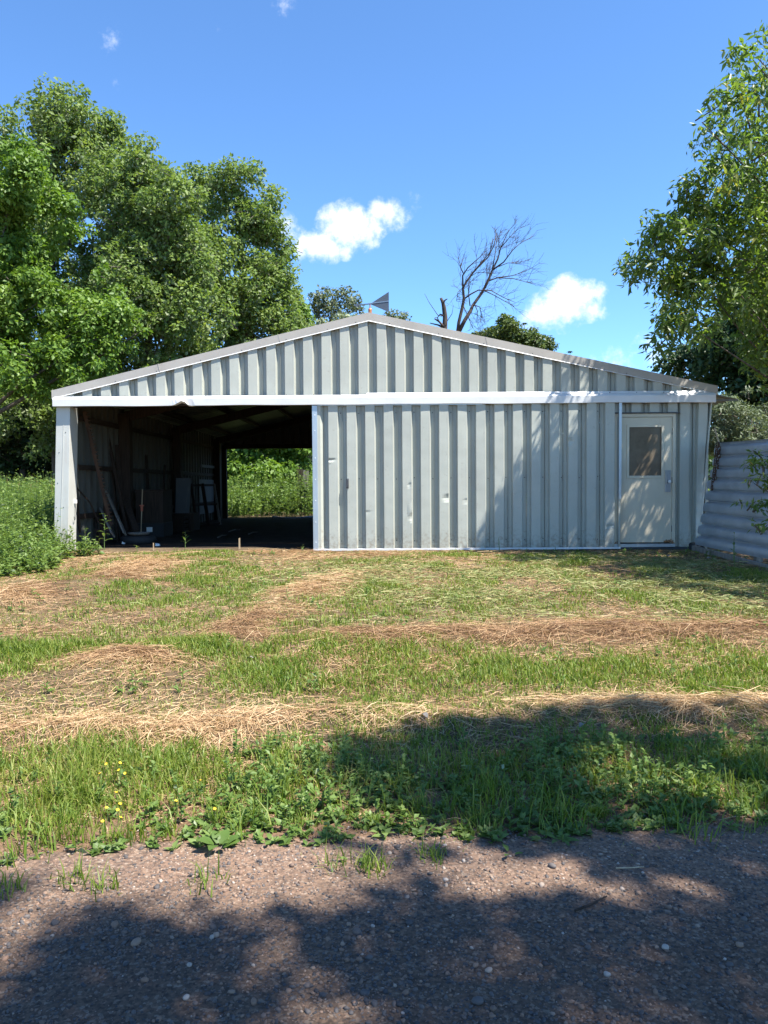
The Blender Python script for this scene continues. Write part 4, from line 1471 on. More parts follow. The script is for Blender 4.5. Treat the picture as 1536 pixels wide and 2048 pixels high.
def green_field(X, Y):
    """how much living grass stands at a place, 0..1"""
    s = straw_field(X, Y)
    p = fbm(X * .8 + 3, Y * .8, 51, 4)
    q = fbm(X * 2.6, Y * 2.6, 52, 3)
    band = np.exp(-((Y - 5.72) / .62) ** 2) * np.clip((X + 1.9) / .9, .25, 1)
    verge = np.exp(-((Y - 4.04 - .25 * (fbm(X * 1.2, X * 0 + 8, 54, 3) - .5)) / .37) ** 2) * np.clip((fbm(X * 1.9 + 2, Y * 1.9, 53, 4) - .42) * 4.0, .04, .62)
    left = np.exp(-((Y - 6.9) / 1.3) ** 2) * np.clip((-.9 - X) / .8, 0, 1) * np.clip((p - .36) * 5, 0, 1)
    patch = .85 * np.clip((p - .40) * 5, 0, 1) * np.clip((q - .30) * 4, 0, 1) + .24
    g = np.maximum(np.maximum(band * np.clip(.75 + (q - .35) * 2.5, .35, 1), verge), np.maximum(left, patch))
    g = g * np.clip(1 - .95 * s, .10, 1)
    g = g * np.clip((Y - road_edge(X) + .04) / .55, 0, 1) ** 1.4
    return g


def outside_shed(X, Y):
    return ~((X > XL - .12) & (X < XR + .1) & (Y > YF - .10) & (Y < YB + .2))


cloverlike = np.array([0])
parts = []
rng = np.random.default_rng(71)
# standing grass, near and middle distance
for (n, y0, y1, hh, pw) in ((150000, 3.15, 6.6, 1.0, 1.0), (150000, 6.2, 12.55, .8, .8)):
    X, Y = scatter(n, y0, y1, rng, .9, pw)
    g_ = green_field(X, Y)
    k = (rng.uniform(0, 1, n) < g_ * .95 + .03) & (Y < 12.55) & (X < 5.1 + .0 * Y)
    X, Y, g_ = X[k], Y[k], g_[k]
    n = len(X)
    verge = np.exp(-((Y - 3.95) / .5) ** 2)
    tall = .55 + .9 * fbm(X * 2.2, Y * 2.2, 55, 3)
    h = (.024 + .042 * g_ + .040 * verge * np.clip((Y - road_edge(X)) / .4, .15, 1)) * tall * rng.uniform(.5, 1.5, n) * hh
    t = np.clip(rng.normal(.46, .2, n) + .25 * (fbm(X * 1.1, Y * 1.1, 56, 3) - .5) + .06 * verge + .16 * (1 - g_), 0, 1)
    parts.append(blades(X, Y, rng, h, np.clip(rng.normal(.55, .3, n), .05, 1.2), rng.uniform(.004, .0085, n) * (1.0 + .11 * (Y - 3)), t))
# tussocks of long grass along the verge and a few stragglers on the road shoulder
tuss = []
for k in range(85):
    x_ = rng.uniform(-2.6, 3.2)
    y_ = float(road_edge(x_)) + abs(rng.normal(0, .34)) - (.14 if k % 6 == 0 else -.02)
    tuss.append((x_, y_, rng.uniform(.6, 1.3)))
for (px, py) in ((150, 1770), (205, 1785), (405, 1770), (215, 1690), (680, 1735), (745, 1745), (860, 1720), (15, 1790), (20, 1640), (95, 1660), (600, 1640), (970, 1600), (1390, 1600), (1500, 1660), (1480, 1610)):
    p = gp(px, py)
    tuss.append((p.x, p.y, .75))
XS, YS, HS = [], [], []
for x_, y_, s in tuss:
    m_ = int(rng.uniform(24, 60))
    r_ = .05 * s
    XS.append(x_ + rng.normal(0, r_, m_))
    YS.append(y_ + rng.normal(0, r_, m_))
    HS.append(rng.uniform(.05, .17, m_) * s)
X, Y, h = np.concatenate(XS), np.concatenate(YS), np.concatenate(HS)
Zt = np.where(Y < road_edge(X), -.5, ground_z(X, Y)) - .005
parts.append(blades(X, Y, rng, h, np.clip(rng.normal(.6, .28, len(X)), .1, 1.2), rng.uniform(.004, .008, len(X)), np.clip(rng.normal(.42, .18, len(X)), 0, 1), Zt))


def join(parts):
    Vs, Ts, As, off = [], [], [], 0
    for V, T, a in parts:
        Vs.append(V)
        Ts.append(T + off)
        As.append(a)
        off += len(V)
    return np.concatenate(Vs), np.concatenate(Ts), np.concatenate(As)


V, T, a = join(parts)
o = tri_mesh('lawn_grass', V, T, F_GRASS, None, {'tint': a})
tag(o, 'uneven green grass of the yard between road and shed', 'grass', kind='stuff')

# mown straw: thick rows plus thin thatch everywhere
parts = []
for (n, y0, y1) in ((190000, 3.45, 6.2), (330000, 5.9, 12.75)):
    X, Y = scatter(n, y0, y1, rng, .9, .95)
    s_ = straw_field(X, Y)
    gf_ = green_field(X, Y)
    thatch = .17 + .24 * np.clip((fbm(X * .9, Y * .9, 58, 3) - .4) * 4, 0, 1)
    thatch = thatch * np.clip((Y - 3.3) / .9, .2, 1) * (1 - .6 * gf_)
    k = (rng.uniform(0, 1, n) < np.maximum(s_ * 1.15, thatch)) & (Y > road_edge(X) + .05) & ~((np.abs(X) < 5.4) & (Y > 12.6) & (X > -1.2))
    X, Y, s_ = X[k], Y[k], s_[k]
    n = len(X)
    yaw = rng.normal(0, .9, n) + (fbm(X * 1.1, Y * 1.1, 59, 2) - .5) * 4.0 + np.where(rng.uniform(0, 1, n) < .5, 0, np.pi)
    brown = fbm(X * .55 + 9, Y * .55, 60, 3)
    t = np.clip(rng.normal(.46, .24, n) - 1.0 * np.clip(brown - .5, 0, 1) + .14 * (Y < 5.3) + .05 - .28 * ((Y > 6.0) & (Y < 7.6)) * s_, 0, 1)
    ln = rng.uniform(.02, 1, n) ** 1.6 * .24 * (.6 + .8 * s_) + .02
    w = rng.uniform(.0016, .0036, n) * (1 + .09 * (Y - 3))
    lift = np.abs(rng.normal(0, .016, n)) * (.3 + 1.6 * s_) + .002
    V, T, a = straws(X, Y, rng, ln, yaw, w, t, lift, rng.normal(0, .08, n) * (.4 + s_))
    if y0 > 5:                                  # far stalks need no bend: keep the two end pairs only
        V = V.reshape(-1, 6, 3)[:, [0, 1, 4, 5]].reshape(-1, 3)
        a = np.repeat(t, 4)
        i = np.arange(n)[:, None] * 4
        T = np.concatenate([i + np.array([[0, 1, 2]]), i + np.array([[0, 2, 3]])], 1).reshape(-1, 3)
    parts.append((V, T, a))
V, T, a = join(parts)
o = tri_mesh('mown_straw', V, T, F_STRAW, None, {'tint': a})
tag(o, 'rows of dry mown straw lying across the yard', 'straw', kind='stuff')

# green clippings lying in front of the sliding door
n = 33000
X = rng.normal(2.1, 1.7, n)
Y = rng.normal(9.4, 1.25, n)
k = (Y < 12.3) & (Y > 6.9) & (rng.uniform(0, 1, n) < np.clip((fbm(X * 1.3, Y * 1.3, 63, 3) - .3) * 3, 0, 1)) & (X < 5.0)
X, Y = X[k], Y[k]
n = len(X)
V, T, a = straws(X, Y, rng, rng.uniform(.03, .15, n), rng.uniform(0, 6.28, n), rng.uniform(.004, .010, n), np.clip(rng.normal(.50, .26, n), 0, 1), np.abs(rng.normal(0, .018, n)) + .003, rng.normal(0, .12, n))
o = tri_mesh('grass_clippings', V, T, F_CLIP, None, {'tint': a})
tag(o, 'wilting green clippings strewn before the sliding door', 'clippings', kind='stuff')


def stems_patch(X, Y, H, rng, nl=14, leaf=.085, wmul=.5, base_frac=.1, zb=None):
    """stalks with leaves on all sides: returns leaf arrays and stalk ribbons"""
    n = len(X)
    Z = (ground_z(X, Y) if zb is None else zb)
    lean = rng.normal(0, .12, (n, 2))
    idx = np.repeat(np.arange(n), nl)
    t = np.tile(np.linspace(base_frac, 1.0, nl), n) + rng.normal(0, .03, n * nl)
    P = np.stack([X[idx] + lean[idx, 0] * H[idx] * t, Y[idx] + lean[idx, 1] * H[idx] * t, Z[idx] + H[idx] * t], 1)
    az = rng.uniform(0, 6.283, len(idx))
    D = np.stack([np.cos(az), np.sin(az), rng.normal(.25, .45, len(idx))], 1)
    Nn = np.stack([-np.cos(az) * .4, -np.sin(az) * .4, np.ones(len(idx))], 1) + rng.normal(0, .35, (len(idx), 3))
    ln = leaf * rng.uniform(.6, 1.4, len(idx)) * (1.15 - .55 * np.clip(t, 0, 1))
    tint = np.clip(rng.normal(.5, .2, len(idx)) + rng.normal(0, .12, n)[idx], 0, 1)
    V1, T1 = leaf_arrays(P, Nn, D, ln, ln * wmul)
    # stalk as thin crossed ribbon
    w = .0035 + .002 * H
    A = np.stack([X, Y, Z - .02], 1)
    B = A + np.stack([lean[:, 0] * H, lean[:, 1] * H, H + .02], 1)
    sx = np.stack([w, w * 0, w * 0], 1)
    V2 = np.stack([A - sx, A + sx, B + sx * .4, B - sx * .4], 1).reshape(-1, 3)
    i = np.arange(n)[:, None] * 4
    T2 = np.concatenate([i + np.array([[0, 1, 2]]), i + np.array([[0, 2, 3]])], 1).reshape(-1, 3)
    return join([(V1, T1, np.repeat(tint, 4)), (V2, T2, np.repeat(np.full(n, .55), 4))])


# tall weeds left of the shed
def left_edge(Y):
    return -4.62 - .055 * (12.7 - Y) * 1.0 - np.where(Y > 12.5, .85, 0) + .22 * np.sin(Y * 3.1)


parts = []
for (n, y0, y1, nl, lf) in ((3400, 9.0, 17, 14, .092), (3600, 16, 34, 11, .13)):
    Y = rng.uniform(y0, y1, n)
    X = -4.6 - rng.uniform(0, 1, n) * (.52 * Y + 1.6 - 4.6)
    d = left_edge(Y) - X
    k = (d > 0) & outside_shed(X, Y)
    X, Y, d = X[k], Y[k], d[k]
    H = np.clip(.22 + .55 * d, .2, 1.0) * np.clip(.35 + .14 * (Y - 9.0), .35, 1.0) * (.7 + .6 * fbm(X * .8, Y * .8, 66, 3)) * rng.uniform(.75, 1.15, len(X)) * 1.15
    parts.append(stems_patch(X, Y, H, rng, nl, lf))
V, T, a = join(parts)
a = np.clip(a + .10, 0, 1)
o = tri_mesh('tall_weeds', V, T, F_WEED, None, {'tint': a})
tag(o, 'dense tall green weeds growing left of the shed', 'weeds', kind='stuff')
# weeds behind the shed
n = 2300
Y = rng.uniform(25.6, 38, n)
X = rng.uniform(-9, -.8, n)
H = (.9 + .75 * fbm(X * .6, Y * .6, 67, 3)) * rng.uniform(.7, 1.15, n)
V, T, a = stems_patch(X, Y, H, rng, 11, .15, .6)
o = tri_mesh('tall_weeds', V, T, F_WEED, None, {'tint': a})
tag(o, 'sunlit weeds growing behind the rear opening of the shed', 'weeds', kind='stuff')
# field cover right and far
n = 1500
Y = rng.uniform(14, 50, n)
X = 5.9 + rng.uniform(0, 1, n) * (.55 * Y + 3 - 5.9)
k = X > 5.9
X, Y = X[k], Y[k]
H = rng.uniform(.4, 1.1, len(X))
V, T, a = stems_patch(X, Y, H, rng, 10, .14)
o = tri_mesh('tall_weeds', V, T, F_WEED, None, {'tint': a})
tag(o, 'weeds growing beyond the metal fence', 'weeds', kind='stuff')
# small broad-leaved weeds in the verge
n = 2500
X = rng.uniform(-2.7, 3.3, n)
Y = road_edge(X) + rng.uniform(0, 1, n) * 1.1 - .08
k = rng.uniform(0, 1, n) < np.clip((fbm(X * 1.9, Y * 1.9, 68, 3) - .33) * 4, .06, 1)
X, Y = X[k], Y[k]
H = rng.uniform(.015, 1, len(X)) ** 1.5 * .14 * np.clip((Y - road_edge(X)) / .3, .3, 1) + .012
V, T, a = stems_patch(X, Y, H, rng, 9, .046, .55)
a = a
o = tri_mesh('verge_weeds', V, T, F_WEED, None, {'tint': np.clip(a + .06, 0, 1)})
tag(o, 'small leafy weeds mixed into the grass along the road edge', 'weeds', kind='stuff')
# scattered low weeds on the yard
n = 420
X, Y = scatter(n, 5.2, 12.4, rng, .5)
k = (fbm(X * 1.2, Y * 1.2, 69, 3) > .47) & (X > -4.5)
X, Y = X[k], Y[k]
V, T, a = stems_patch(X, Y, rng.uniform(.03, .12, len(X)), rng, 8, .05, .5)
o = tri_mesh('yard_weeds', V, T, F_WEED, None, {'tint': a})
tag(o, 'low scattered weeds in the mown yard', 'weeds', kind='stuff')

# tawny dead stalks among the weeds at far left
parts = []
n = 150
px = rng.uniform(20, 108, n)
X = np.array([at(q, 950, 24 + rng.uniform(-2, 2)).x for q in px])
Y = 24 + rng.uniform(-1.5, 1.5, n)
V, T, a = blades(X, Y, rng, rng.uniform(1.1, 1.6, n), rng.uniform(.05, .35, n), rng.uniform(.012, .022, n), rng.uniform(0, 1, n))
o = tri_mesh('dry_stalks', V, T, F_TAN, None, {'tint': a})
tag(o, 'tawny dry stalks standing in the weeds at far left', 'dry stalks', kind='stuff')

# ================================================================== GRAVEL
ICO_V = []
_t = (1 + 5 ** .5) / 2
for s1 in (-1, 1):
    for s2 in (-1, 1):
        ICO_V += [(0, s1, s2 * _t), (s1, s2 * _t, 0), (s2 * _t, 0, s1)]
ICO_V = unit(np.array(ICO_V))
ICO_F = []
for i in range(12):
    for j in range(i + 1, 12):
        for k in range(j + 1, 12):
            e_ = [np.linalg.norm(ICO_V[p] - ICO_V[q]) for p, q in ((i, j), (j, k), (i, k))]
            if max(e_) < 1.1:
                f_ = [i, j, k]
                if np.dot(np.cross(ICO_V[j] - ICO_V[i], ICO_V[k] - ICO_V[i]), ICO_V[i]) < 0:
                    f_ = [i, k, j]
                ICO_F.append(f_)
ICO_F = np.array(ICO_F)
OCT_V = np.array([(1, 0, 0), (-1, 0, 0), (0, 1, 0), (0, -1, 0), (0, 0, 1), (0, 0, -1)], float)
OCT_F = np.array([(0, 2, 4), (2, 1, 4), (1, 3, 4), (3, 0, 4)])


def pebbles(X, Y, Z, size, rng, BV, BF, tint):
    n = len(X)
    sc = size[:, None] * np.stack([rng.uniform(.7, 1.25, n), rng.uniform(.6, 1.0, n), rng.uniform(.38, .75, n)], 1)
    v = BV[None] * sc[:, None, :] * (1 + rng.normal(0, .13, (n, len(BV), 1)))
    a = rng.uniform(0, 6.283, n)
    c, s = np.cos(a)[:, None], np.sin(a)[:, None]
    x, y, z = v[..., 0], v[..., 1], v[..., 2]
    tl = rng.normal(0, .25, n)[:, None]
    z = z + tl * x
    V = np.stack([x * c - y * s + X[:, None], x * s + y * c + Y[:, None], z + Z[:, None]], 2).reshape(-1, 3)
    T = (BF[None] + (np.arange(n) * len(BV))[:, None, None]).reshape(-1, 3)
    return V, T, np.repeat(tint, len(BV))


STONE_STOPS = [(0, (.050, .046, .046)), (.25, (.105, .092, .085)), (.45, (.155, .105, .078)), (.62, (.22, .135, .09)), (.8, (.27, .195, .14)), (.93, (.33, .28, .235)), (1, (.42, .38, .34))]
M_STONE = tinted('pebble', STONE_STOPS, rough=.75, spec=.3)


def road_z(X, Y):
    return -.5 + .008 + .012 * (fbm(X * 1.7, Y * 1.7, 41, 4) - .5)


parts = []
for (n, s0, s1, BV, BF) in ((46000, .0028, .0064, OCT_V, OCT_F), (11000, .0055, .011, ICO_V, ICO_F), (700, .010, .017, ICO_V, ICO_F)):
    Y = 1.75 + (3.9 - 1.75) * rng.uniform(0, 1, n) ** 1.15
    X = rng.uniform(-1, 1, n) * (.52 * Y + .45)
    pr = np.clip(.5 + 1.0 * (fbm(X * 1.4, Y * 2.2, 73, 3) - .35) * 2.5, .12, 1) * np.clip((road_edge(X) + .18 - Y) / .35, .0, 1)
    k = rng.uniform(0, 1, n) < pr
    X, Y = X[k], Y[k]
    n = len(X)
    size = s0 + (s1 - s0) * rng.uniform(0, 1, n) ** 2
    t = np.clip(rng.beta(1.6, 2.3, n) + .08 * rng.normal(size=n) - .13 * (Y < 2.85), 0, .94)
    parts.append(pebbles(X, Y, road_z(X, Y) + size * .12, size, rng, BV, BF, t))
V, T, a = join(parts)
o = tri_mesh('gravel', V, T, M_STONE, None, {'tint': a}, smooth=False)
tag(o, 'loose grey and pinkish gravel covering the road', 'gravel', kind='stuff')

# the larger stones, one by one: photo spot, size in pixels across, tone, words
STONES = [(271, 1886, 24, .70, 'pinkish rounded stone, largest one on the left of the road'), (508, 2004, 19, .58, 'reddish flat stone in the lower left of the road'),
          (372, 1995, 15, .97, 'pale angular stone left of the reddish stone'), (252, 1927, 13, .05, 'dark oval stone below the largest left stone'),
          (360, 1888, 14, .12, 'dark stone just right of the pinkish rounded stone'), (379, 1930, 11, .9, 'pale grey stone below the dark stone left of centre'),
          (424, 1875, 13, .9, 'light grey stone right of the dark stone on the left'), (453, 1868, 11, .30, 'grey stone beside the light grey stone on the left'),
          (522, 1955, 12, .15, 'dark grey stone above the reddish stone'), (746, 1852, 10, .93, 'small whitish stone near the middle of the road'),
          (956, 2004, 26, .20, 'twin bluish-grey stone at the bottom right of centre'), (977, 1940, 17, .85, 'pale grey stone in the right half with two small neighbours'),
          (951, 1930, 14, .66, 'brownish stone left of the pale grey stone in the right half'), (1214, 1947, 16, .95, 'whitish rounded stone in the lower right'),
          (1330, 1895, 15, .96, 'white stone in the dark shade at the right'), (1480, 1890, 16, .70, 'pinkish stone at the right edge of the road'),
          (1469, 1879, 10, .15, 'small dark stone touching the pinkish right-edge stone'), (1450, 1918, 8, 1.0, 'tiny white stone at the right below the pinkish one'),
          (1075, 1854, 15, .10, 'dark stone below the twig on the right'), (992, 1815, 14, .22, 'bluish stone above the middle right of the road'),
          (818, 1846, 16, .08, 'dark rounded stone in the middle shade'), (927, 1722, 10, 1.0, 'bright white stone near the verge right of centre'),
          (1105, 1733, 18, .25, 'bluish flat stone below the verge at the right'), (1160, 1858, 11, .5, 'brown stone under the twig right of the dark one'),
          (1183, 1860, 12, .62, 'tan stone beside the brown stone under the twig'), (1415, 1938, 15, .05, 'blackish stone in the lower right shade'),
          (97, 1863, 13, .2, 'grey stone at the left edge of the sunlit patch'), (152, 1860, 10, .1, 'dark pebble stone left of the largest left stone')]
for i, (px, py, w_, tone, lab) in enumerate(STONES):
    d = ray(px, py)
    t_ = (CAM_Z + .488) / -d.z
    p = Vector((0, 0, CAM_Z)) + d * t_
    r_ = w_ / FPX * p.y * .5
    rng_ = np.random.default_rng(900 + i)
    base_v = ICO_V
    # one subdivision for rounder stones
    vs, fs = list(map(tuple, base_v)), []
    cache = {}

    def mid(a, b_):
        key = (min(a, b_), max(a, b_))
        if key not in cache:
            m_ = (np.array(vs[a]) + np.array(vs[b_])) / 2
            vs.append(tuple(m_ / np.linalg.norm(m_)))
            cache[key] = len(vs) - 1
        return cache[key]
    for f_ in ICO_F:
        a_, b_, c_ = mid(f_[0], f_[1]), mid(f_[1], f_[2]), mid(f_[2], f_[0])
        fs += [(f_[0], a_, c_), (f_[1], b_, a_), (f_[2], c_, b_), (a_, b_, c_)]
    vv = np.array(vs)
    k1 = rng_.normal(0, 1, (3, 3))
    vv = vv * (1 + .10 * np.sin(vv @ k1[0] * 1.6)[:, None] + .08 * np.sin(vv @ k1[1] * 2.4 + 1)[:, None])
    vv = vv * np.array([1, rng_.uniform(.65, .95), rng_.uniform(.5, .75)]) * r_
    ang = rng_.uniform(0, 6.28)
    ca, sa = math.cos(ang), math.sin(ang)
    vv = np.stack([vv[:, 0] * ca - vv[:, 1] * sa, vv[:, 0] * sa + vv[:, 1] * ca, vv[:, 2]], 1)
    me = bpy.data.meshes.new('road_stone')
    me.from_pydata([tuple(q) for q in vv], [], fs)
    me.materials.append(M_STONE)
    me.polygons.foreach_set('use_smooth', [True] * len(me.polygons))
    at_ = me.attributes.new('tint', 'FLOAT', 'POINT')
    at_.data.foreach_set('value', np.full(len(vv), min(tone, .93), dtype=np.float32))
    me.update()
    o = bpy.data.objects.new('road_stone', me)
    COL.objects.link(o)
    o.location = (p.x, p.y, float(road_z(p.x, p.y)) + r_ * .30)
    tag(o, lab, 'stone', 'larger stones on the gravel road')

# ================================================================== SINGLE PLANTS
lv, lf_ = [], []
for i in range(7):
    t = i / 6
    w = .5 * math.sin(math.pi * min(1, t * .92 + .06)) ** .75
    for s in (-1, 0, 1):
        lv.append((t, s * w * .62, .10 * math.sin(t * 2.6) - .10 * t * t + (.06 * w if s else 0) + .02 * math.sin(9 * t) * s))
for i in range(6):
    for j in range(2):
        a = i * 3 + j
        lf_.append((a, a + 3, a + 4, a + 1))
LEAF_ME = {}
for nm, mat_t in (('leaf_dark', .30), ('leaf_mid', .55), ('leaf_pale', .85)):
    me = bpy.data.meshes.new('leaf')
    me.from_pydata(lv, [], lf_)
    me.materials.append(F_WEED)
    me.polygons.foreach_set('use_smooth', [True] * len(me.polygons))
    at_ = me.attributes.new('tint', 'FLOAT', 'POINT')
    at_.data.foreach_set('value', np.full(len(lv), mat_t, dtype=np.float32))
    me.update()
    LEAF_ME[nm] = me


def leaf_part(root, loc, yaw, pitch, size, width, which):
    o = bpy.data.objects.new('leaf', LEAF_ME[which])
    COL.objects.link(o)
    o.parent = root
    o.location = loc
    o.rotation_euler = (random.uniform(-.2, .2), -pitch, yaw)
    o.scale = (size, size * width, size)
    return o


def rosette(name, label, p, n, size, width=.8, which='leaf_mid', pitch=(.1, .5), group='broad-leaved plants in the verge', seed=0):
    random.seed(seed + 77)
    root = empty(name, (p[0], p[1], p[2]), label, 'plant', group)
    for i in range(n):
        yaw = 6.283 * i / n + random.uniform(-.35, .35)
        leaf_part(root, (.02 * math.cos(yaw), .02 * math.sin(yaw), .008 + .003 * i), yaw, random.uniform(*pitch), size * random.uniform(.7, 1.15), width, which)
    return root


def stalk_plant(name, label, p, h, n, size, width=.5, which='leaf_mid', lean=(0, 0), group=None, seed=0):
    random.seed(seed + 177)
    root = empty(name, (p[0], p[1], p[2]), label, 'plant', group)
    pts = [(lean[0] * t * t * h, lean[1] * t * t * h, h * t - .02) for t in (0, .33, .66, 1)]
    me = MB().tube(pts, [.006, .005, .004, .002], 5)
    o = poly_mesh('stem', me.v, me.f, MAT_STEM, None)
    o.parent = root
    for i in range(n):
        t = .2 + .8 * (i + 1) / n
        yaw = i * 2.4 + random.uniform(-.3, .3)
        leaf_part(root, (lean[0] * t * t * h, lean[1] * t * t * h, h * t - .02), yaw, random.uniform(-.1, .7), size * (1.2 - .5 * t) * random.uniform(.75, 1.2), width, which)
    return root


MAT_STEM, N, L, b = material('green_stem', .6, .3)
b.inputs['Base Color'].default_value = (.10, .16, .045, 1)

ROS = [(437, 1702, 8, .085, .95, 'leaf_dark', (.15, .6), 'big-leaved rosette at the road edge left of centre'),
       (790, 1575, 7, .07, .6, 'leaf_pale', (.5, 1.2), 'pale upright leafy plant in the middle of the verge'),
       (765, 1672, 4, .05, .9, 'leaf_pale', (.1, .5), 'small pale rosette below the upright leafy plant'),
       (705, 1728, 2, .045, .95, 'leaf_pale', (.0, .2), 'pair of flat pale leaves lying at the road edge'),
       (540, 1690, 4, .05, .85, 'leaf_mid', (.1, .5), 'small rosette right of the big-leaved one'),
       (1120, 1690, 6, .065, .55, 'leaf_dark', (.05, .5), 'low shaded rosette at the right road edge'),
       (1395, 1622, 9, .085, .35, 'leaf_mid', (.5, 1.0), 'spiky bright rosette in the shaded right verge'),
       (1255, 1625, 4, .05, .8, 'leaf_mid', (.1, .5), 'small shaded rosette left of the spiky one'),
       (1020, 1715, 3, .045, .8, 'leaf_dark', (.1, .4), 'tiny shaded rosette on the gravel right of centre'),
       (885, 1650, 4, .05, .55, 'leaf_mid', (.3, .9), 'leafy tuft right of the small pale rosette'),
       (640, 1600, 7, .075, .5, 'leaf_mid', (.4, 1.0), 'leafy plant left of the upright pale one'),
       (560, 1575, 8, .085, .35, 'leaf_dark', (.4, 1.0), 'narrow-leaved dark plant at the straw edge left of centre'),
       (75, 1670, 6, .06, .7, 'leaf_pale', (.3, .8), 'pale leafy plant at the left end of the verge'),
       (1165, 1600, 6, .06, .55, 'leaf_mid', (.4, 1.0), 'leafy plant in the shaded right verge')]
for i, (px, py, n, sz, wd_, wh, pi_, lab) in enumerate(ROS):
    p = gp(px, py)
    if p.y < float(road_edge(p.x)) + .05:
        p.z = -.492
    rosette('broadleaf_plant', lab, p, n, sz, wd_, wh, pi_, seed=i)

STK = [((-4.72, 12.95, 0.0), .62, 13, .13, 'leaf_mid', 'tall single weed standing in the open bay near the post'),
       ((-3.42, 13.2, 0.0), .30, 9, .11, 'leaf_mid', 'short weed in the doorway of the open bay'),
       ((-4.95, 12.25, -.04), .45, 16, .12, 'leaf_pale', 'pale-leaved weed at the foot of the left post'),
       ((-4.70, 12.1, -.04), .34, 13, .11, 'leaf_pale', 'lower pale-leaved weed right of the post foot'),
       ((-5.15, 11.8, -.05), .52, 16, .12, 'leaf_mid', 'leafy weed in front of the left post'),
       ((1.83, 12.2, -.05), .26, 5, .06, 'leaf_pale', 'thin seedling under the sliding door right of its middle'),
       ((5.05, 11.1, -.09), .42, 8, .08, 'leaf_mid', 'slender weed at the foot of the metal fence'),
       ((4.75, 10.4, -.10), .30, 7, .08, 'leaf_mid', 'small weed before the metal fence'),
       ((-4.1, 12.75, 0), .10, 5, .07, 'leaf_pale', 'tiny bright seedling at the edge of the open bay'),
       ((-1.32, 12.5, -.03), .12, 6, .06, 'leaf_pale', 'small seedling at the left foot of the sliding door')]
for i, (p, h_, n, sz, wh, lab) in enumerate(STK):
    stalk_plant('leafy_weed', lab, (p[0], p[1], float(ground_z(p[0], p[1])) if p[1] < 12.6 else -.005), h_, n, sz, .5, wh, (random.uniform(-.15, .15), random.uniform(-.1, .1)), 'single weeds round the shed', seed=i)

# yellow flowers in the left verge
MAT_YEL, N, L, b = material('yellow_petal', .55, .3)
b.inputs['Base Color'].default_value = (.75, .50, .03, 1)
FL = [(205, 1525), (213, 1528), (240, 1526), (238, 1540), (250, 1547), (265, 1533), (290, 1541), (336, 1535), (200, 1547), (232, 1585), (213, 1616), (240, 1608), (235, 1620), (205, 1643), (241, 1635), (262, 1662), (429, 1618), (352, 1602), (401, 1561), (652, 1653)]
FLAB = ['small yellow wildflower on a thin stem in the left verge'] * 20
FLAB[16] = 'yellow wildflower standing alone right of the others in the left verge'
FLAB[19] = 'single yellow wildflower near the middle of the verge'
FLAB[15] = 'lowest yellow wildflower of the left verge, nearest the road'
FLAB[7] = 'rightmost yellow wildflower of the upper row by the straw'
pet = MB()
for i in range(5):
    a = 6.283 * i / 5
    c, s = math.cos(a), math.sin(a)
    q = []
    for (r_, w_, z_) in ((.001, .002, 0), (.006, .0055, .002), (.011, .003, .005)):
        q += [(c * r_ - s * w_, s * r_ + c * w_, z_), (c * r_ + s * w_, s * r_ - c * w_, z_)]
    pet.add(q, [(0, 1, 3, 2), (2, 3, 5, 4)])
pme = bpy.data.meshes.new('blossom')
pme.from_pydata(pet.v, [], pet.f)
pme.materials.append(MAT_YEL)
sme = bpy.data.meshes.new('stem')
_s = MB().tube([(0, 0, -.2), (.006, 0, -.08), (0, 0, 0)], [.0018, .0015, .0012], 4)
sme.from_pydata(_s.v, [], _s.f)
sme.materials.append(MAT_STEM)
for i, (px, py) in enumerate(FL):
    g0 = gp(px, py + 34)
    g0.z = max(g0.z, -.495)
    p = at(px, py, g0.y)
    h_ = max(.07, p.z - g0.z)
    root = empty('yellow_flower', (p.x, g0.y, g0.z), FLAB[i], 'flower', 'yellow wildflowers in the verge')
    a = bpy.data.objects.new('blossom', pme)
    COL.objects.link(a)
    a.parent = root
    a.location = (0, 0, h_)
    a.scale = (.7, .7, .7)
    a.rotation_euler = (random.uniform(.1, .7), random.uniform(-.3, .3), random.uniform(0, 6))
    a = bpy.data.objects.new('stem', sme)
    COL.objects.link(a)
    a.parent = root
    a.location = (0, 0, h_)
    a.scale = (1, 1, h_ / .2 * 1.03)

# twigs on the road
for i, (q, r_, lab) in enumerate([([(1150, 1825), (1180, 1812), (1214, 1796)], .0045, 'brown dry twig lying on the right of the road'), ([(1232, 1739), (1262, 1737), (1288, 1736)], .003, 'pale thin twig lying on the road below the right verge')]):
    pts = []
    for px, py in q:
        d = ray(px, py)
        pts.append(Vector((0, 0, CAM_Z)) + d * ((CAM_Z + .484) / -d.z))
    pts = [p + Vector((0, 0, r_ + random.uniform(0, .004))) for p in pts]
    o = MB().tube(pts, [r_, r_ * .9, r_ * .6], 6).build('twig', MAT['wood_dark'] if i == 0 else MAT['wood_pale'], None, smooth=True)
    tag(o, lab, 'twig')

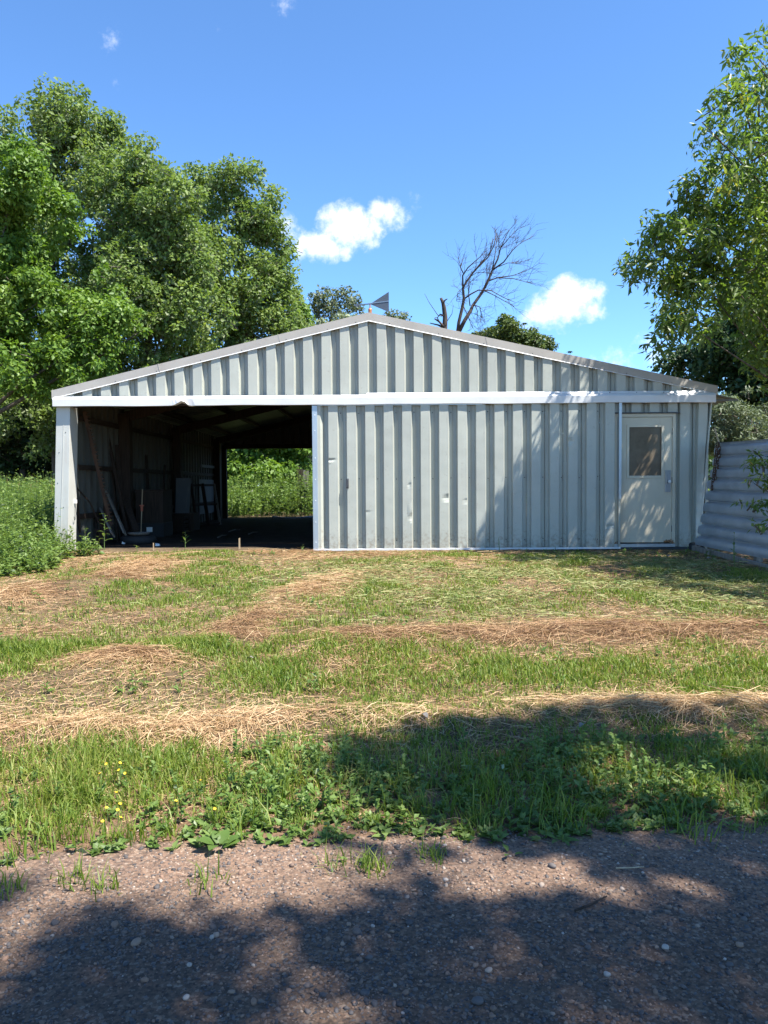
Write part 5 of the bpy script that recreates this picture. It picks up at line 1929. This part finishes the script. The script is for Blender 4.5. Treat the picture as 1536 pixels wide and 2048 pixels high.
# ================================================================== WEATHER VANE
vx, vy = XA + .02, 12.95
vz = Z_APEX + .015
van = empty('weather_vane', (vx, vy, vz), 'dark arrow weather vane with a triangular tail on the roof peak', 'weather vane')
MB().lathe([(0, -.03), (.028, -.03), (.036, 0), (.036, .02), (.030, .03), (.030, .085), (.034, .09), (.026, .11), (.010, .115), (.010, .175), (0, .178)], (vx, vy, vz), 16).build('base', MAT['copper'], van, smooth=False)
zc = vz + .185
rot = .10
tl = MB()
ty = .006
tl.add([(vx + .0, vy - ty, zc), (vx + .315, vy - ty, zc + .20), (vx + .315, vy - ty, zc - .135), (vx + .0, vy + ty, zc), (vx + .315, vy + ty, zc + .20), (vx + .315, vy + ty, zc - .135)],
       [(0, 2, 1), (3, 4, 5), (0, 1, 4, 3), (1, 2, 5, 4), (2, 0, 3, 5)])
tl.build('tail', MAT['vane'], van)
MB().bar((vx - .03, vy - .008, zc + .005), (vx + .315, vy - .008, zc + .045), .008, .014).build('tail_rib', MAT['steel'], van)
ar = MB()
ar.bar((vx + .02, vy, zc + .005), (vx - .20, vy - .02, zc - .02), .012, .018)
ar.add([(vx - .19, vy - .02, zc + .018), (vx - .19, vy - .02, zc - .055), (vx - .275, vy - .027, zc - .03), (vx - .19, vy - .012, zc + .018), (vx - .19, vy - .012, zc - .055), (vx - .275, vy - .019, zc - .03)],
       [(0, 2, 1), (3, 4, 5), (0, 1, 4, 3), (1, 2, 5, 4), (2, 0, 3, 5)])
ar.build('arrow', MAT['vane'], van)

# ================================================================== METAL FENCE AND CHAIN
fence = empty('metal_fence', (5.25, 11.0, -.1), 'leaning ribbed grey metal sheet fence running from the shed corner towards the road', 'fence')
FZ0, FZ1 = .04, 1.70
A0, A1 = Vector((5.10, 12.60, 0)), Vector((5.36, 7.9, 0))
LEAN = .33
rows = 9
ph = (FZ1 - FZ0) / rows
for r_ in range(rows):
    za = FZ0 + r_ * ph
    prof = [(0, .012), (.14 * ph, .002), (.35 * ph, -.006), (.55 * ph, -.004), (.68 * ph, .010), (.78 * ph, .050), (.86 * ph, .066), (.93 * ph, .060), (1.0 * ph + .003, .014)]
    ns = 30
    V, F = [], []
    rs = np.random.default_rng(500 + r_)
    w_ph = rs.uniform(0, 6.28, 3)
    for i in range(ns + 1):
        t = i / ns
        bx, by = A0.x + (A1.x - A0.x) * t, A0.y + (A1.y - A0.y) * t
        for dz, dd in prof:
            z = za + dz
            xx = bx + LEAN * (z - FZ0) / (FZ1 - FZ0) + dd + .006 * math.sin(7 * t + w_ph[0]) + .003 * math.sin(19 * t + w_ph[1])
            V.append((xx, by, z - .10 * t + .05 * t * t + .0 * dd))
    n = len(prof)
    for i in range(ns):
        for j in range(n - 1):
            a = i * n + j
            F.append((a, a + 1, a + 1 + n, a + n))
    poly_mesh('corrugation', V, F, MAT['fence'], fence, smooth=True)
for t in (.35, .95):
    p = A0.lerp(A1, t)
    MB().hexa([(p.x + .08, p.y - .04, -.15), (p.x + .18, p.y - .04, -.15), (p.x + .18, p.y + .04, -.15), (p.x + .08, p.y + .04, -.15),
               (p.x + .42, p.y - .04, 1.62), (p.x + .52, p.y - .04, 1.62), (p.x + .52, p.y + .04, 1.62), (p.x + .42, p.y + .04, 1.62)]).build('post', MAT['wood_grey'], fence)
MB().bar(Vector((5.06, 12.57, -.02)), Vector((5.12, 10.2, -.10)), .05, .10).build('bottom_board', MAT['wood_grey'], fence)

lk = MB()
ring = []
for i in range(14):
    a = 6.283 * i / 14
    ring.append((.022 * math.cos(a), 0, .034 * math.sin(a) + (.012 if math.sin(a) > 0 else -.012)))
lk.tube(ring + ring[:1], .0075, 6, cap=False)
lme = bpy.data.meshes.new('chain_link')
lme.from_pydata(lk.v, [], lk.f)
lme.materials.append(MAT['rust'])
lme.polygons.foreach_set('use_smooth', [True] * len(lme.polygons))
ct, cb = at(1437, 890, 12.40), at(1427, 975, 12.42)
chain = empty('hanging_chain', (ct.x, ct.y, ct.z), 'rusty dark chain hanging between the shed corner and the metal fence', 'chain')
nl = 13
for strand in (0, 1):
    for i in range(nl):
        t = i / (nl - 1)
        p = ct.lerp(cb, t) + Vector((.045 * strand * math.sin(math.pi * min(1, t * 1.0 + .1)) - .02, -.02 * strand, 0))
        o = bpy.data.objects.new('link', lme)
        COL.objects.link(o)
        o.parent = chain
        o.location = p - Vector(chain.location)
        o.rotation_euler = (.1, .12, (i % 2) * 1.57 + .3 + strand * .6)
o = MB().tube([(5.42, 12.64, 1.95), (5.44, 12.52, 1.72), (5.43, 12.46, 1.66)], .012, 6).build('hook', MAT['wood_pale'], chain)
o = MB().box(5.33, 5.47, 12.60, 12.63, 1.03, 1.06).build('wall_bolt', MAT['wood_pale'], chain)

# dark round skid end filling the dark hole under the shed corner
o = MB().lathe([(0, -.09), (.05, -.09), (.085, -.07), (.10, -.03), (.10, .03), (.085, .07), (.05, .09), (0, .09)], k=16)
o.v = [(5.13 + v[0], 12.72 + v[2], -.03 + v[1]) for v in o.v]
o = o.build('skid_end', MAT['rubber'], None, smooth=True)
tag(o, 'dark round skid end filling the dark hole under the right corner of the shed', 'tyre')

# ================================================================== THINGS IN THE OPEN BAY


def single(mb, name, mat, label, cat, group=None, bevel=0, smooth=False):
    o = mb.build(name, MAT[mat], None, smooth, bevel)
    # put the origin at the thing's foot
    vs = np.array(mb.v)
    c = Vector((float(vs[:, 0].mean()), float(vs[:, 1].mean()), float(vs[:, 2].min())))
    o.data.transform(Matrix.Translation(-c))
    o.location = c
    return tag(o, label, cat, group)


# toothed cutter bar leaning against the left wall
a, b_ = at(222, 1052, 14.0), at(168, 822, 13.45)
bar = empty('cutter_bar', (a.x, a.y, 0), 'long toothed mower cutter bar leaning in the left corner of the bay', 'cutter bar')
MB().bar(a, b_, .055, .014, up=(0, 1, 0)).build('bar', MAT['rust'], bar)
d = (b_ - a)
for i in range(30):
    p = a + d * (.02 + .96 * i / 29)
    s = Vector((1, 0, .23)).normalized()
    n_ = d.normalized()
    q = [p - n_ * .022, p + n_ * .022, p + s * .085]
    yo = Vector((0, .007, 0))
    MB().add([q[0] - yo, q[1] - yo, q[2] - yo, q[0] + yo, q[1] + yo, q[2] + yo], [(0, 2, 1), (3, 4, 5), (0, 1, 4, 3), (1, 2, 5, 4), (2, 0, 3, 5)]).build('tooth', MAT['rust'], bar)

a, b_ = at(255, 1060, 14.9), at(216, 876, 14.9)
single(MB().bar(a, b_, .06, .05), 'leaning_beam', 'wood_dark', 'dark wooden beam leaning on the left wall behind the cutter bar', 'beam')
a, b_ = at(250, 1065, 15.05), at(232, 890, 15.25)
single(MB().bar(a, b_, .09, .04), 'leaning_board', 'wood_dark', 'dark board leaning against the first timber post', 'board', 'boards leaning in the open bay')
a, b_ = at(250, 1068, 14.0), at(214, 985, 14.6)
single(MB().bar(a, b_, .11, .03, up=(1, 0, .3)), 'leaning_board', 'wood_grey', 'pale grey plank leaning at the left of the bay', 'board', 'boards leaning in the open bay')
a, b_ = at(226, 1070, 13.7), at(203, 1020, 14.2)
single(MB().bar(a, b_, .14, .025, up=(1, 0, .3)), 'leaning_board', 'wood_grey', 'short wide grey board low beside the cutter bar', 'board', 'boards leaning in the open bay')
a, b_ = at(272, 1062, 14.5), at(250, 1000, 15.2)
single(MB().bar(a, b_, .12, .06), 'leaning_board', 'wood_dark', 'brown plank sloping down from the first timber post', 'board', 'boards leaning in the open bay')
a, b_ = at(182, 1010, 13.5), at(153, 975, 13.2)
rk = empty('garden_rake', (a.x, a.y, 0), 'rake with a wooden handle propped beside the left post', 'rake')
a2 = at(205, 1062, 13.8)
MB().tube([a2, at(180, 1005, 13.5), at(152, 974, 13.15)], .014, 7).build('handle', MAT['wood_dark'], rk)
MB().bar(a2 + Vector((-.16, .05, .02)), a2 + Vector((.18, -.05, .02)), .02, .02).build('head', MAT['rust'], rk)
for i in range(9):
    p = a2 + Vector((-.15 + .04 * i, .045 - .0115 * i, .02))
    MB().tube([p, p + Vector((0, -.03, -.06))], .005, 5).build('tine', MAT['rust'], rk)
a, b_ = at(160, 1065, 13.3), at(155, 1000, 13.1)
single(MB().tube([a, b_], .016, 7), 'wooden_pole', 'wood_dark', 'thin wooden pole standing just inside the left post', 'pole')
p0 = at(205, 1030, 14.4)
sc_ = MB()
sc_.hexa([(p0.x - .55, 14.3, -.01), (p0.x + .15, 14.1, -.01), (p0.x + .15, 14.15, -.01), (p0.x - .55, 14.35, -.01), (p0.x - .6, 14.6, .62), (p0.x + .1, 14.5, .70), (p0.x + .1, 14.53, .70), (p0.x - .6, 14.63, .62)])
single(sc_, 'rusty_sheet', 'rust', 'rusty metal sheet slumped against the left wall', 'metal sheet')

for k, (px0, py0, px1, py1, Y0, w_, lab) in enumerate([
        (300, 1062, 292, 900, 16.9, .10, 'tall dark board standing behind the chest'), (322, 1060, 330, 930, 17.4, .08, 'narrow dark board leaning right of the chest'),
        (338, 1055, 348, 905, 18.9, .12, 'wide dark plank against the second timber post'), (236, 1062, 226, 940, 14.7, .07, 'thin dark lath leaning by the beam'),
        (196, 1064, 188, 1005, 13.9, .05, 'short dark stick leaning near the rake')]):
    a, b_ = at(px0, py0, Y0), at(px1, py1, Y0 + .35)
    a.z = .0
    single(MB().bar(a, b_, w_, .03, up=(1, 0, .3)), 'leaning_board', 'wood_dark', lab, 'board', 'boards leaning in the open bay')
for k, (px_, Y0, w_, h_, lab) in enumerate([(345, 17.6, .5, .36, 'slatted dark crate in front of the box in the bay'), (330, 19.6, .6, .5, 'slatted dark crate far back by the second post')]):
    p = at(px_, 1050, Y0)
    cr = empty('wooden_crate', (p.x, Y0, 0), lab, 'crate', 'crates in the open bay')
    for i in range(4):
        z0 = .02 + i * h_ / 4
        MB().box(p.x - w_ / 2, p.x + w_ / 2, Y0, Y0 + .02, z0, z0 + h_ / 4 - .02).build('slat', MAT['wood_dark'], cr)
        MB().box(p.x + w_ / 2 + .001, p.x + w_ / 2 + .02, Y0, Y0 + .4, z0, z0 + h_ / 4 - .02).build('slat', MAT['wood_dark'], cr)
    MB().box(p.x - w_ / 2, p.x + w_ / 2, Y0 + .022, Y0 + .4, .0, .018).build('bottom', MAT['wood_dark'], cr)

# dark chest with a small white label
c0 = at(306, 1066, 16.0)
ch = empty('wooden_chest', (c0.x, c0.y, 0), 'dark brown wooden chest with a small white label in the bay', 'chest')
cx0, cx1, cy0, cy1 = c0.x - .30, c0.x + .28, 15.8, 16.5
MB().box(cx0, cx1, cy0, cy1, -.01, .30).build('lower_body', MAT['rubber'], ch)
MB().box(cx0 + .01, cx1 - .01, cy0 + .01, cy1, .305, .95).build('upper_body', MAT['wood_dark'], ch)
MB().box(cx0 - .02, cx1 + .02, cy0 - .02, cy1 + .02, .952, .99).build('lid', MAT['wood_dark'], ch)
MB().box(c0.x - .07, c0.x + .05, cy0 - .006, cy0 - .001, .12, .22).build('label_plate', MAT['white'], ch)
a, b_ = at(281, 1062, 15.0), at(285, 978, 15.1)
pl = empty('marker_pole', (a.x, a.y, 0), 'thin pole with an orange-red band standing before the chest', 'pole')
a.z = -.01
MB().tube([a, b_], .010, 7).build('pole', MAT['wood_pale'], pl)
m_ = a.lerp(b_, .62)
MB().tube([m_ - Vector((0, 0, .05)), m_ + Vector((0, 0, .05))], [.022, .026], 9).build('band', MAT['orange'], pl)
MB().tube([m_ + Vector((0, 0, .051)), m_ + Vector((0, 0, .075))], [.045, .045], 10).build('ring', MAT['orange'], pl)

# tyre with a shallow pan lying on it
w0 = at(275, 1078, 14.2)
ty_ = MB()
prof = []
for i in range(15):
    t_ = 6.283 * i / 14
    prof.append((.24 + .085 * math.cos(t_), .08 + .08 * math.sin(t_)))
ty_.lathe(prof, (w0.x, 14.25, -.01), 28)
single(ty_, 'tyre', 'rubber', 'black tyre lying flat at the edge of the open bay', 'tyre', smooth=True)
pn = MB().lathe([(0, .165), (.12, .165), (.165, .178), (.195, .205), (.205, .205), (.203, .198), (.175, .168), (.13, .155), (0, .155)], (w0.x + .02, 14.22, 0), 32)
single(pn, 'metal_pan', 'wood_grey', 'round shallow pan resting on the flat tyre', 'pan', smooth=True)
for k, (px, py, Y, w_, lab) in enumerate([(315, 1078, 13.5, .04, 'small white scrap on the ground by the tyre'), (247, 1060, 14.0, .035, 'tiny white scrap behind the tyre')]):
    p = at(px, py, Y)
    q = MB().hexa([(p.x - w_, Y - .02, -.008), (p.x + w_, Y - .03, -.006), (p.x + w_, Y + .04, -.008), (p.x - w_, Y + .03, -.006), (p.x - w_ * .8, Y - .01, .05), (p.x + w_ * .7, Y - .02, .035), (p.x + w_ * .8, Y + .03, .04), (p.x - w_, Y + .02, .06)])
    single(q, 'plastic_scrap', 'white', lab, 'scrap')

# leaning old window frames near the back
fx = at(408, 1035, 20.0)
for k, (px0, px1, lab) in enumerate([(384, 406, 'dark wooden frame leaning left of its twin near the back of the bay'), (408, 430, 'dark wooden frame leaning right of its twin near the back of the bay')]):
    a, b_ = at(px0 + 10, 1036, 19.6 + k * .5), at(px0 - 2, 968, 20.3 + k * .5)
    c_, d_ = at(px1 + 10, 1033, 20.2 + k * .5), at(px1 - 2, 968, 20.9 + k * .5)
    a.z = c_.z = .02
    fr_ = empty('old_window_frame', (a.x, a.y, 0), lab, 'frame', 'old frames leaning in the bay')
    for nm, p, q in (('stile', a, b_), ('stile', c_, d_), ('rail', a.lerp(b_, .03), c_.lerp(d_, .03)), ('rail', a.lerp(b_, .5), c_.lerp(d_, .5)), ('rail', a.lerp(b_, .97), c_.lerp(d_, .97))):
        MB().bar(p, q, .06, .035, up=(.3, 1, 0)).build(nm, MAT['wood_grey'] if (k and p is c_) else MAT['wood_dark'], fr_)
bp = at(366, 1015, 18.3)
single(MB().hexa([(bp.x - .16, 18.2, .42), (bp.x + .17, 18.2, .42), (bp.x + .17, 18.23, .42), (bp.x - .16, 18.23, .42), (bp.x - .18, 18.4, 1.25), (bp.x + .17, 18.4, 1.25), (bp.x + .17, 18.43, 1.25), (bp.x - .18, 18.43, 1.25)]), 'grey_board', 'board', 'grey board panel standing on a box in the middle of the bay', 'panel')
single(MB().box(bp.x - .35, bp.x + .30, 18.1, 18.7, -.01, .42), 'storage_box', 'wood_dark', 'dark box under the grey board panel in the bay', 'box')

# stake, hose, odd sticks on the floor
sk = at(479, 1093, 12.95)
single(MB().hexa([(sk.x - .014, 12.94, -.08), (sk.x + .012, 12.94, -.08), (sk.x + .012, 12.96, -.08), (sk.x - .014, 12.96, -.08), (sk.x - .012, 12.94, .17), (sk.x + .010, 12.94, .18), (sk.x + .010, 12.96, .18), (sk.x - .012, 12.96, .17)]),
       'wooden_stake', 'wood_pale', 'short sunlit wooden stake in the ground at the bay entrance', 'stake')
sk = at(307, 1090, 12.85)
single(MB().hexa([(sk.x - .008, 12.84, -.08), (sk.x + .008, 12.84, -.08), (sk.x + .008, 12.855, -.08), (sk.x - .008, 12.855, -.08), (sk.x - .007, 12.84, .11), (sk.x + .006, 12.84, .11), (sk.x + .006, 12.855, .11), (sk.x - .007, 12.855, .11)]),
       'wooden_stake', 'wood_pale', 'small thin stake in the grass near the tyre', 'stake')
hp_ = [at(545, 1034, 24.4), at(570, 1036.5, 24.2), at(600, 1036, 24.3), at(640, 1032, 24.8), at(680, 1033, 24.6)]
for q in hp_:
    q.z = max(.02, q.z)
hz = MB()
fine = []
for i in range(len(hp_) - 1):
    for s in range(4):
        fine.append(hp_[i].lerp(hp_[i + 1], s / 4))
fine.append(hp_[-1])
hz.tube(fine, .035, 8)
single(hz, 'pale_hose', 'hose', 'pale hose lying along the rear opening of the shed', 'hose', smooth=True)
for k, (pxa, pya, pxb, pyb, lab) in enumerate([(435, 1055, 452, 1046, 'broken stick on the shed floor left of the middle'), (497, 1058, 515, 1053, 'small curved stick on the shed floor right of the stake'), (458, 1047, 480, 1050, 'pale splinter on the shed floor behind the stake')]):
    Ya = 15.5 + k
    a, b_ = at(pxa, pya, Ya), at(pxb, pyb, Ya + .8)
    a.z = b_.z = .015
    single(MB().tube([a, a.lerp(b_, .5) + Vector((0, 0, .02)), b_], [.016, .014, .01], 6), 'floor_stick', 'wood_grey', lab, 'stick', 'sticks on the shed floor')

# old post and boards standing in the weeds behind the shed
p = at(600, 952, 31.0)
single(MB().box(p.x - .12, p.x + .10, 30.9, 31.1, -.1, p.z + .28), 'old_post', 'wood_dark', 'dark post stump in the weeds seen through the rear opening', 'post')
p = at(612, 955, 31.0)
bd = empty('board_fence_remnant', (p.x, 31.0, 0), 'two pale upright boards beside the dark stump behind the shed', 'boards')
MB().box(p.x - .11, p.x - .02, 30.95, 31.0, -.1, p.z + .30).build('board', MAT['wood_grey'], bd)
MB().box(p.x + .0, p.x + .11, 30.95, 31.0, -.1, p.z + .27).build('board', MAT['wood_grey'], bd)

# dry leaves and a stalk in front of the door
for k, (px, py, lab) in enumerate([(1421, 1121, 'pale dry leaf on the shaded ground before the fence'), (1335, 1116, 'small pale dry leaf on the shaded ground below the door'), (500, 1323, 'pale dry leaf lying on the mown grass left of centre'), (1165, 1460, 'grey dry leaf on the straw in the right foreground'), (850, 1440, 'small dry leaf on the straw in the middle foreground')]):
    p = gp(px, py)
    o = bpy.data.objects.new('dry_leaf', LEAF_DRY) if 'LEAF_DRY' in globals() else None
    if o is None:
        LEAF_DRY = bpy.data.meshes.new('dry_leaf')
        LEAF_DRY.from_pydata([(q[0] - .5, q[1], q[2] * 2.0) for q in lv], [], lf_)
        LEAF_DRY.materials.append(MAT['wood_grey'])
        LEAF_DRY.update()
        o = bpy.data.objects.new('dry_leaf', LEAF_DRY)
    COL.objects.link(o)
    o.location = p + Vector((0, 0, .03))
    s = .11 if py < 1200 else .06
    o.scale = (s, s, s)
    o.rotation_euler = (.1, .05, k * 1.3)
    tag(o, lab, 'leaf', 'dry leaves on the ground')
